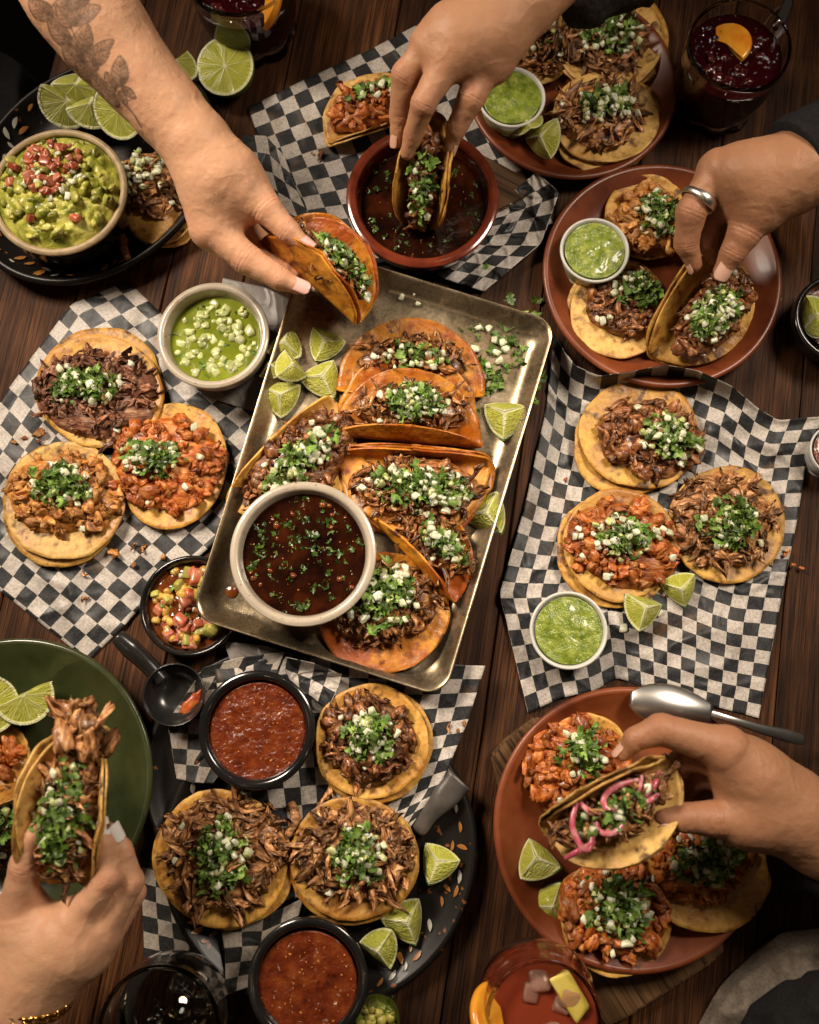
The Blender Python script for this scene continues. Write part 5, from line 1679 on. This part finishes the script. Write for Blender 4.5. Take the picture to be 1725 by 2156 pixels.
# right terracotta plate
flat_taco('open orange chicken taco behind the salsa cup on the right terracotta plate', 1362, 462, 92, 88, 10, .012, (8, -8, 1.02), 'chicken', (2, 6, .90, .88, 0), (.18, .0, .48, .55), 78, 18, 44, ((75, .78, .3, .9),), 'corn', .017, 3)
flat_taco('open dark beef taco below the salsa cup on the right terracotta plate', 1302, 658, 103, 98, 0, .013, (-4, -6, 1.04), 'beef', (18, -16, .86, .80, -12), (.1, .28, .50, .44), 66, 14, 46, (), 'corn_pale', .016, 5)
# top right plate
flat_taco('taco mostly hidden behind the dipping wrist on the top right plate', 1122, 88, 74, 96, 20, .012, None, 'carnitas', (4, 10, .95, .95, 80), (.1, .1, .5, .5), 60, 12, 18, (), 'corn_pale', .016, 3)
flat_taco('open taco at the back of the top right plate by the mug', 1282, 86, 116, 106, -15, .014, (8, 4, 1.03), 'carnitas', (-12, 6, .82, .82, 0), (.12, -.02, .58, .45), 68, 22, 40, ((-10, .8, .3, .7),), 'corn_pale', .017, 4, und_mat='corn')
flat_taco('onion topped taco at the front of the top right plate', 1272, 252, 112, 96, -8, .018, (8, 12, 1.02), 'carnitas', (-12, -4, .85, .76, 8), (.06, .12, .56, .48), 64, 34, 40, ((-60, .80, .3, .6),), 'corn_pale', .017, 6, und_mat='corn_pale')
# upper left platter
flat_taco('pulled pork taco half hidden under the tattooed forearm', 336, 432, 78, 88, 20, .013, (4, 10, 1.02), 'carnitas', (-20, -40, .95, .98, 75), (.1, .2, .7, .5), 60, 22, 4, (), 'corn', .016, 6, gh=.006)
# lower right plate
flat_taco('red shredded pork taco at the back of the lower right plate', 1222, 1602, 106, 104, 15, .030, None, 'pastor', (-14, 14, 1.02, 1.02, 30), (.30, .20, .46, .46), 105, 8, 34, (), 'corn', .016, 2, msz=1.15)
flat_taco('red shredded pork taco with big onion cubes at the front of the lower right plate', 1296, 1925, 116, 132, 5, .036, None, 'pastor', (-2, -14, .86, .90, 90), (.14, .0, .58, .52), 95, 22, 62, ((265, .82, .3, .6),), 'corn', .018, 4, msz=1.2)
flat_taco('red pork taco under the lower right hand', 1486, 1838, 134, 122, -30, .043, None, 'pastor', (-16, -34, .80, .68, 20), (.12, .05, .6, .58), 90, 24, 60, ((150, .80, .3, .8),), 'corn', .017, 2, msz=1.1)
# green plate
flat_taco('tortilla with red sauce cut off by the left edge on the green plate', 6, 1590, 62, 66, 0, .020, None, 'pastor', (-14, -4, .6, .8, 90), None, 26, 0, 0, ((0, .85, .3, .5),), 'corn', .010, 0)
# ------------------------------------------------------------------ folded birria tacos on the tray
ZT = .0345
# the stack of three, back to front
fold_taco('orange folded taco at the back of the stack on the tray', P(710, 816, ZT + .004), P(1022, 828, ZT + .004), 8, 120, .010, 0, None, .020, 1, 'birria', 'birriameat', (.36, .005), (.70, .36, .012), 66, (.05, .1, .6, .5), 10, 20, .004, loose=4)
r_, f_ = fold_taco('orange folded taco in the middle of the stack with a fringe of onion', P(700, 915, ZT + .014), P(1012, 940, ZT + .014), 14, 60, .008, 0, None, .030, 1, 'birria', 'birriameat', (.44, .006), (.74, .32, .013), 62, (.10, .12, .46, .62), 34, 56, .006, loose=6)
ex = Fold(P(712, 880, ZT + .006), P(1005, 890, ZT + .006), 14, 120, .010, 0, None, .02)
ex.sheet(r_, M['birria'])
fold_taco('orange folded taco at the front of the stack opening towards the viewer', P(1034, 978, ZT + .016), P(716, 958, ZT + .016), 6, 96, .009, 0, None, .024, 3, 'birria', 'birriameat', (.42, .002), (.84, .44, .017), 84, (-.12, .0, .62, .50), 34, 62, .007, loose=6)
# right one, fold running diagonally
fold_taco('folded taco leaning over the right side of the broth bowl', P(782, 1084, ZT + .012), P(958, 1268, ZT + .010), 8, 70, .010, 0, None, .030, 1, 'birria', 'birriameat', (.46, .004), (.78, .36, .015), 66, (.14, .1, .62, .42), 22, 34, .007, loose=5)
# dark left one
fold_taco('dark beef taco half hidden behind the broth bowl at the tray left', P(484, 1060, ZT + .006), P(708, 838, ZT + .006), 70, 172, .016, 0, .026, .155, 1, 'corn', 'beef', (-.34, .008), (.90, .48, .018), 96, (.0, -.05, .62, .42), 24, 46, .007, loose=6)
# bottom one
fold_taco('folded taco at the bottom of the tray next to the broth bowl', P(946, 1268, ZT + .005), P(664, 1284, ZT + .005), 5, 166, .011, 0, None, .056, 1, 'birria', 'birriameat', (-.04, .004), (.84, .62, .019), 96, (.02, -.12, .52, .66), 28, 60, .009, loose=4)
# ---- folded one on the top paper
fold_taco('half folded orange pork taco left of the dipping hand', P(690, 300, .012), P(910, 226, .012), 6, 120, .012, 0, None, .026, 2, 'corn_pale', 'pastor', (.30, .006), (.84, .42, .017), 62, (.1, .3, .5, .4), 6, 14, .004)
# ---- green plate, behind the hand
fold_taco('folded taco cut off by the left edge on the green plate', P(-60, 1692, .032), P(96, 1650, .032), 118, 190, .012, 0, .034, None, 3, 'corn', 'beef', (-.42, .004), (.95, .55, .02), 40, (.1, .0, .7, .7), 12, 46, .008, R=.07)

# ---- tacos held in hands
H1 = fold_taco('orange folded taco pinched by the tattooed arm above the tray', P(560, 500, .100), P(762, 676, .075), 58, 112, .012, -34, None, None, 2, 'birria', 'birriameat', (.0, .026), (.82, .26, .016), 44, (.34, .0, .62, .60), 20, 58, .006, R=.066, wav=.003)
H2 = fold_taco('taco being dipped into the terracotta broth bowl', P(908, 268, .115), P(888, 452, .040), 72, 112, .013, 0, None, None, 2, 'corn', 'beef', (0, .026), (.92, .26, .014), 52, (.0, .0, .6, .8), 6, 26, .004, R=.060)
H3 = fold_taco('taco pinched upright by the ringed hand on the right plate', P(1398, 720, .020), P(1504, 556, .046), 58, 174, .014, 0, .040, None, 2, 'corn', 'beef', (-.40, .010), (.78, .42, .018), 66, (.0, .0, .48, .62), 34, 54, .009, R=.070, loose=4)
H4 = fold_taco('beef taco held up by the white nailed hand at lower left', P(160, 1868, .130), P(194, 1515, .150), 64, 112, .015, 0, None, None, 2, 'corn_pale', 'carnitas', (0, .028), (.84, .36, .020), 64, (.0, .0, .66, .7), 18, 60, .006, R=.070)
H5 = fold_taco('taco with pink pickled onion held by the lower right hand', P(1150, 1752, .130), P(1418, 1612, .150), 80, 142, .014, -6, None, None, 2, 'corn_pale', 'carnitas', (-.08, .024), (.84, .32, .016), 50, (.0, .0, .6, .5), 8, 30, .004, R=.064)
# long strands of pork poking out of the top of the lower left taco
for k in range(24):
    x0, y0 = random.gauss(176, 26), random.uniform(1500, 1590)
    x0 = 172 + (x0 - 176) * (0.55 + 0.45 * (y0 - 1478) / 112)
    z = .188 + random.uniform(-.012, .010)
    a_ = P(x0, y0, z); b_ = P(x0 + random.gauss((x0 - 172) * .35, 10), y0 - random.uniform(15, 35), z + random.uniform(-.004, .008))
    me = random.choice([m_ for n_, m_ in LIB['carnitas'][5:] + LIB['chicken'][:10]])
    e = V3(b_ - a_).to_track_quat('X', 'Z').to_matrix() @ Euler((random.uniform(-1.2, 1.2), 0, 0)).to_matrix()
    piece('meat_shred', me, M['carnitas'], H4[0], V3((a_ + b_) / 2), e.to_euler(), random.uniform(.75, 1.25))
# pickled onion rings
r5 = H5[0]
b5 = np.array(r5.location)
for pts in ([(1215, 1690), (1205, 1735), (1222, 1780), (1240, 1788), (1250, 1755)], [(1222, 1690), (1245, 1710), (1285, 1718), (1310, 1712)], [(1258, 1722), (1262, 1750), (1288, 1755), (1308, 1738), (1308, 1712)],
            [(1345, 1642), (1300, 1655), (1272, 1680), (1280, 1705), (1310, 1700), (1342, 1675), (1352, 1632)], [(1345, 1690), (1375, 1660), (1388, 1628)], [(1342, 1700), (1368, 1686), (1392, 1668)], [(1190, 1808), (1218, 1792), (1252, 1772)]):
    n_ = len(pts)
    q = [P(x, y, .188 - .012 * abs(i / (n_ - 1) - .5)) - b5 for i, (x, y) in enumerate(pts)]
    tube('pickled_onion', q, [.0018] + [.0027] * (n_ - 2) + [.0017], M['pink'], r5, 10, flat=((0, 0, 1), .8), sub=6)

# ------------------------------------------------------------------ loose garnish and spills
def loose(name, x, y, z, me, mat, s=1.0, label='', cat='', group=None):
    o = piece(name, me, mat, None, V3(P(x, y, z)), Euler((random.gauss(0, .3), random.gauss(0, .3), random.uniform(0, 6.3))), s)
    tag(o, label, cat, group)


for i in range(64):
    if i < 40: x, y = random.gauss(1040, 44), random.gauss(735, 55)
    else: x, y = random.uniform(960, 1140), random.uniform(650, 850)
    if x < 1000 and y > 700: x += 60
    if x < 940: x = 950
    loose('cilantro_leaf', x, y, .0348, random.choice(LIB['leaf']), M['cilantro'], random.uniform(.6, 1.3), 'loose chopped cilantro leaf on the bare upper right of the tray', 'cilantro leaf', 'loose cilantro on the tray')
for (x, y) in [(1030, 690), (1042, 715), (1060, 720), (1066, 735), (1052, 760), (1010, 690), (872, 618), (858, 604), (845, 625), (880, 640), (1000, 735), (1028, 770), (1046, 742)]:
    loose('onion_piece', x, y, .036, random.choice(LIB['onion']), M['onion'], random.uniform(.7, 1.1), 'loose onion dice among the cilantro on the tray', 'onion', 'loose onion on the tray')
for (x, y, z) in [(1385, 1290, .006), (1312, 1322, .006)]:
    loose('onion_piece', x, y, z, random.choice(LIB['onion']), M['onion'], 1.2, 'loose onion dice beside the lime wedge on the right paper', 'onion', 'loose onion on the right paper')
for (x, y, z) in [(1636, 625, .024), (1130, 632, .002), (1400, 1985, .03)]:
    loose('cilantro_leaf', x, y, z, LIB['leaf'][3], M['cilantro'], 1.3, {1636: 'single cilantro leaf on the rim of the right terracotta plate', 1130: 'single cilantro leaf on the wood right of the tray', 1400: 'single cilantro leaf on the lower right plate'}[x], 'cilantro leaf')
for (x, y, z, lab) in [(82, 912, .006, 'crumb of beef on the left paper beside the beef taco'), (240, 1165, .006, 'crumb of chicken on the left paper under the chicken taco'), (492, 1075, .037, 'scrap of meat on the tray left of the broth bowl')]:
    loose('meat_crumb', x, y, z, LIB['chicken'][2][1], M['chicken'], .55, lab, 'crumb')
for (x, y, r, lab) in [(460, 1270, 19, 'large drop of broth spilled on the tray corner'), (488, 1246, 13, 'small drop of broth spilled beside the large one on the tray'), (592, 1322, 9, 'tiny drop of broth under the white bowl on the tray')]:
    s_, R_, _ = liquid('broth_spill', lab, x, y, r * 2, .0335, M['spill'], 'spill', .0003, 90, .0014, 8, 24)
for pts in ([(765, 1690), (752, 1720), (742, 1760)], [(612, 1690), (622, 1720), (606, 1760)], [(255, 490), (262, 520), (268, 545)]):
    zz = .026
    o = tube('meat_strand', [P(x, y, zz + .004 * i) for i, (x, y) in enumerate(pts)], [.004, .005, .0035], M['carnitas'], None, 10, V3(P(*pts[1], zz)), noise=.0012, nsc=220)
    tag(o, {765: 'strand of pork hanging off the middle taco of the black platter', 612: 'strands of pork between the two front tacos of the black platter', 255: 'strip of crisp pork on the upper left platter'}[pts[0][0]], 'pork strand')

# crumbs of filling dropped on the papers
for i in range(34):
    x, y = random.choice([(60, 950), (300, 1170), (180, 1220), (470, 1000), (1230, 1010), (1440, 1260), (1250, 1230), (1640, 1200), (700, 260), (640, 330), (930, 1520)])
    x, y = x + random.gauss(0, 32), y + random.gauss(0, 26)
    k = random.choice(['chicken', 'pastor', 'carnitas'])
    loose('meat_crumb', x, y, .0275 if y > 1480 else .0062, random.choice(LIB[k])[1], M[k], random.uniform(.16, .36), 'tiny crumb of taco meat dropped on a checked paper', 'crumb', 'meat crumbs on the papers')
# ------------------------------------------------------------------ people
# tattooed forearm from the upper left
person('bare tattooed forearm from upper left pinching an orange taco, pale long nails', 'skin_light',
       [(90, -110, .235, 106), (165, 0, .225, 93), (226, 79, .21, 86), (292, 162, .195, 71), (356, 235, .18, 64), (413, 302, .168, 62)],
       [[(413, 302, .168, 60), (440, 380, .155, 58), (446, 478, .135, 46)], [(413, 302, .168, 56), (480, 370, .155, 60), (505, 400, .148, 52)], [(440, 360, .15, 56), (470, 470, .128, 46)], [(505, 395, .148, 50), (540, 425, .145, 38)]],
       [[(446, 482, .135, 44), (520, 545, .128, 35), (588, 586, .122, 27), (628, 603, .118, 18)],
        [(520, 400, .148, 46), (562, 440, .148, 35), (604, 484, .142, 28), (640, 513, .138, 17)],
        [(470, 480, .118, 40), (540, 545, .104, 30), (590, 572, .098, 25), (618, 580, .095, 18)],
        [(480, 470, .112, 38), (545, 530, .094, 28), (590, 552, .090, 23), (610, 560, .088, 17)],
        [(490, 455, .108, 32), (550, 510, .092, 25), (590, 532, .088, 20), (605, 540, .086, 15)]],
       [(0, (.35, -.2, .8), 2.2, .82, .35, .92), (1, (.45, .35, .75), 2.6, .86, .45, .92)], 'nail_pink', leaf_ink)
# top hand dipping a taco
person('hand from the top edge dipping a taco into the terracotta broth bowl', 'skin_mid',
       [(1290, -210, .20, 80), (1160, -75, .20, 76), (1090, 0, .195, 73), (1030, 60, .19, 70)],
       [[(1030, 60, .19, 66), (970, 95, .192, 58), (938, 130, .19, 40)], [(1030, 60, .19, 62), (950, 70, .192, 48), (900, 98, .188, 36)], [(1040, 80, .185, 60), (1030, 130, .175, 46)], [(1010, 80, .17, 60), (950, 120, .165, 46)]],
       [[(905, 100, .188, 37), (850, 156, .178, 28), (841, 240, .145, 23), (836, 298, .128, 15)],
        [(940, 132, .192, 40), (893, 216, .180, 29), (870, 286, .145, 22.5), (857, 322, .13, 16)],
        [(920, 110, .175, 34), (876, 180, .160, 26), (872, 235, .128, 21), (876, 270, .11, 15)],
        [(930, 100, .165, 32), (890, 165, .145, 25), (884, 215, .115, 20), (890, 245, .10, 14)],
        [(1025, 125, .175, 46), (992, 205, .168, 32), (962, 268, .145, 24), (948, 312, .128, 15)]],
       [(0, (-.5, -.3, .6), 1.9, .62), (4, (.75, -.35, .2), 1.9, .62)], 'nail_bare', kb=.018)
# ringed hand at right
p3 = person('hand with silver ring from the right pinching a taco on the terracotta plate', 'skin_dark',
            [(1850, 265, .165, 84), (1760, 318, .165, 76), (1690, 352, .165, 70), (1640, 372, .16, 68)],
            [[(1640, 372, .16, 66), (1570, 368, .158, 60), (1512, 360, .15, 42)], [(1650, 385, .155, 66), (1600, 420, .148, 56), (1590, 450, .142, 44)], [(1630, 370, .15, 64), (1550, 400, .14, 46)], [(1620, 390, .14, 60), (1570, 430, .125, 40)]],
            [[(1512, 362, .15, 42), (1456, 445, .138, 35), (1446, 512, .115, 28), (1462, 556, .10, 18)],
             [(1590, 445, .142, 46), (1568, 490, .136, 38), (1544, 530, .125, 30), (1521, 570, .112, 21)],
             [(1540, 395, .135, 38), (1496, 460, .115, 29), (1490, 512, .10, 24), (1503, 542, .09, 17)],
             [(1560, 410, .125, 36), (1520, 465, .10, 27), (1512, 510, .088, 22), (1522, 532, .08, 16)],
             [(1575, 430, .115, 32), (1540, 475, .092, 24), (1530, 510, .082, 19), (1536, 528, .076, 14)]],
            [(1, (.2, .1, 1), 2.0, .78), (0, (-.7, .1, .3), 1.9, .66)], 'nail_bare')
# silver ring on the index finger
b3 = np.array(p3.location)
q0, q1 = P(1482, 408, .143), P(1462, 436, .139)
ax = (q1 - q0) / np.linalg.norm(q1 - q0)
c3 = P(1472, 421, .1415)
u1 = np.cross(ax, [0, 0, 1]); u1 /= np.linalg.norm(u1); u2 = np.cross(ax, u1)
vv = []
for k in range(40):
    t = 2 * math.pi * k / 40
    top = max(0, math.cos(t - rad(115))) ** 6
    r1 = 37.2 * S(1472, 421, .1415)
    w = .0036 + .0022 * top
    for (dr, da) in ((0, -1), (.0012 + .0012 * top, -.85), (.0016 + .0016 * top, 0), (.0012 + .0012 * top, .85), (0, 1), (-.0006, 0)):
        vv.append(c3 + (u1 * math.cos(t) - u2 * math.sin(t)) * (r1 + dr) + ax * da * w - b3)
f = [(i * 6 + j, i * 6 + (j + 1) % 6, ((i + 1) % 40) * 6 + (j + 1) % 6, ((i + 1) % 40) * 6 + j) for i in range(40) for j in range(6)]
link('ring', mesh('ring', vv, f), M['silver'], p3)
tube('sleeve', [P(1905, 236, .165) - b3, P(1790, 292, .168) - b3, P(1706, 318, .168) - b3, P(1668, 338, .168) - b3], [.050, .050, .043, .040], M['black_cloth'], p3, 40, noise=.004, nsc=45)
# lower left hand
p4 = person('white nailed hand with gold chain bracelet holding up a beef taco', 'skin_light',
            [(-70, 2290, .125, 104), (-5, 2170, .125, 92), (40, 2090, .128, 84), (75, 2030, .13, 80)],
            [[(80, 2030, .13, 78), (130, 1985, .14, 68), (160, 1935, .148, 44)], [(90, 2030, .128, 76), (170, 1985, .135, 56), (214, 1960, .135, 40)], [(60, 2020, .13, 70), (52, 1950, .138, 54), (44, 1900, .142, 42)], [(95, 2035, .122, 74), (185, 2000, .122, 46)]],
            [[(40, 1902, .150, 44), (52, 1822, .166, 35), (70, 1764, .176, 28), (88, 1732, .180, 19)],
             [(160, 1938, .148, 42), (230, 1846, .165, 30), (222, 1782, .172, 24), (212, 1738, .176, 17)],
             [(212, 1965, .138, 40), (276, 1856, .150, 29), (258, 1790, .162, 23), (238, 1748, .168, 17)],
             [(222, 1975, .122, 36), (284, 1880, .132, 26), (264, 1810, .146, 21), (240, 1772, .155, 15)],
             [(210, 1990, .112, 32), (268, 1915, .118, 22), (252, 1850, .130, 18), (230, 1812, .138, 14)]],
            [(1, (.75, .15, .7), 2.7, 1.0, .62, .98), (2, (.85, .2, .5), 2.4, .95, .62, .98)], 'nail_white')
b4 = np.array(p4.location)
cc, rr_ = P(52, 2092, .128), 88 * S(52, 2092, .128)
axd = P(75, 2030, .13) - P(-5, 2170, .125); axd /= np.linalg.norm(axd)
s1 = np.cross(axd, [0, 0, 1]); s1 /= np.linalg.norm(s1); s2 = np.cross(s1, axd)
lnk = None
for k in range(46):
    t = 2 * math.pi * k / 46
    pos = cc + (s1 * math.cos(t) + s2 * math.sin(t)) * rr_ + axd * (.012 * math.cos(t + .6)) - b4
    if lnk is None:
        lv, lf = [], []
        for i in range(14):
            a = 2 * math.pi * i / 14
            for j in range(7):
                b = 2 * math.pi * j / 7
                lv.append(((.0064 + .0018 * math.cos(b)) * math.cos(a), (.0040 + .0018 * math.cos(b)) * math.sin(a), .0018 * math.sin(b)))
        lf = [(i * 7 + j, ((i + 1) % 14) * 7 + j, ((i + 1) % 14) * 7 + (j + 1) % 7, i * 7 + (j + 1) % 7) for i in range(14) for j in range(7)]
        lnk = mesh('chain_link', lv, lf)
    tg = V3(-s1 * math.sin(t) + s2 * math.cos(t)); nrm = V3(s1 * math.cos(t) + s2 * math.sin(t))
    Mx = Matrix((tg, nrm.cross(tg), nrm)).transposed() @ Matrix.Rotation(rad(52 if k % 2 else -38), 3, 'X')
    link('chain_link', lnk, M['gold'], p4, V3(pos), Mx.to_euler())
# lower right hand
p5 = person('hand from the right edge holding a taco with pink pickled onion', 'skin_dark',
            [(1880, 1822, .12, 92), (1790, 1776, .125, 86), (1715, 1742, .13, 80), (1650, 1705, .14, 78)],
            [[(1650, 1700, .14, 76), (1585, 1640, .15, 70), (1528, 1580, .165, 50)], [(1640, 1710, .138, 70), (1590, 1720, .145, 58), (1560, 1728, .15, 50)], [(1650, 1690, .13, 72), (1560, 1620, .14, 52)], [(1640, 1700, .12, 66), (1570, 1650, .12, 46)]],
            [[(1525, 1575, .168, 48), (1392, 1536, .172, 36), (1338, 1556, .168, 28), (1312, 1586, .160, 19)],
             [(1565, 1728, .15, 52), (1500, 1724, .156, 41), (1440, 1722, .160, 33), (1398, 1724, .162, 22)],
             [(1550, 1610, .145, 44), (1452, 1592, .140, 34), (1412, 1620, .130, 28), (1400, 1650, .122, 20)],
             [(1560, 1640, .125, 42), (1478, 1632, .118, 32), (1440, 1660, .110, 26), (1425, 1688, .104, 19)],
             [(1575, 1665, .110, 36), (1505, 1662, .102, 27), (1470, 1685, .098, 22), (1455, 1705, .094, 17)]],
            [(0, (-.6, .5, .3), 1.9, .7), (1, (-.5, -.7, .35), 1.9, .7)], 'nail_bare')
b5 = np.array(p5.location)
tube('sleeve', [P(1900, 1850, .10) - b5, P(1800, 1815, .098) - b5, P(1720, 1800, .092) - b5, P(1640, 1838, .06) - b5], [.050, .049, .046, .014], M['black_cloth'], p5, 36, noise=.004, nsc=40)
# grey cuff at the top edge
o = tube('sleeve', [P(1330, -70, .16), P(1245, -5, .15), P(1205, 12, .14), P(1192, 18, .135)], [.04, .026, .020, .012], M['charcoal_cloth'], None, 36, V3(P(1225, 0, .14)), noise=.004, nsc=70)
tag(o, 'dark patterned sleeve cuff hanging at the top edge', 'sleeve')
# dark clothes at two corners
def drape(name, label, rows, mat, cat, n=60, amp=.006, seed=1, extra=None):
    R_ = [resample(r, n)[0] for r in rows]
    A = np.array(R_)
    m_ = 40
    t = np.linspace(0, len(rows) - 1, m_)
    out = np.zeros((m_, n, 3))
    for k in range(3):
        for j in range(n): out[:, j, k] = np.interp(t, np.arange(len(rows)), A[:, j, k])
    q = np.stack([out[..., 0] / 70, out[..., 1] / 70, 0 * out[..., 0] + seed], -1)
    z = out[..., 2] + amp * (1 - 2 * np.abs(vnoise(q, seed))) + amp * .5 * vnoise(q * 2.1, seed + 1)
    W = P(out[..., 0], out[..., 1], z).reshape(-1, 3)
    loc = W.mean(0)
    ob = link(name, mesh(name, W - loc, grid_faces(m_, n)), mat, None, loc)
    md = ob.modifiers.new('thickness', 'SOLIDIFY'); md.thickness = .003; md.offset = -1
    return tag(ob, label, cat)


drape('napkin', 'taupe cloth crumpled at the lower right corner of the table', [[(1468, 2175, .004), (1520, 2080, .004), (1600, 2000, .004), (1650, 1966, .006), (1760, 1958, .006)], [(1490, 2175, .022), (1545, 2090, .026), (1625, 2025, .026), (1680, 2000, .026), (1760, 1985, .024)], [(1545, 2180, .03), (1590, 2120, .034), (1660, 2070, .036), (1710, 2045, .036), (1770, 2035, .032)], [(1620, 2190, .012), (1660, 2150, .014), (1700, 2110, .016), (1730, 2090, .016), (1780, 2080, .014)]], M['brown_cloth'], 'cloth', amp=.005, seed=3)
drape('jacket', 'black garment over the taupe cloth at the lower right corner', [[(1545, 2185, .02), (1580, 2125, .03), (1650, 2072, .038), (1700, 2052, .04), (1790, 2040, .04)], [(1600, 2200, .07), (1640, 2150, .075), (1690, 2110, .075), (1730, 2090, .075), (1800, 2080, .07)], [(1700, 2230, .09), (1720, 2200, .095), (1760, 2160, .095), (1780, 2150, .095), (1830, 2140, .09)]], M['black_cloth'], 'clothing', amp=.006, seed=6)
drape('jacket', 'black garment of a seated guest beyond the upper left table edge', [[(-160, 60, -.12), (-60, 90, -.10), (20, 118, -.09), (80, 170, -.10), (108, 230, -.14)], [(-160, 200, -.06), (-70, 190, -.05), (10, 195, -.05), (60, 225, -.07), (88, 275, -.12)], [(-180, 420, -.12), (-90, 400, -.10), (-20, 380, -.10), (40, 370, -.11), (70, 360, -.14)]], M['black_cloth'], 'clothing', amp=.01, seed=8)
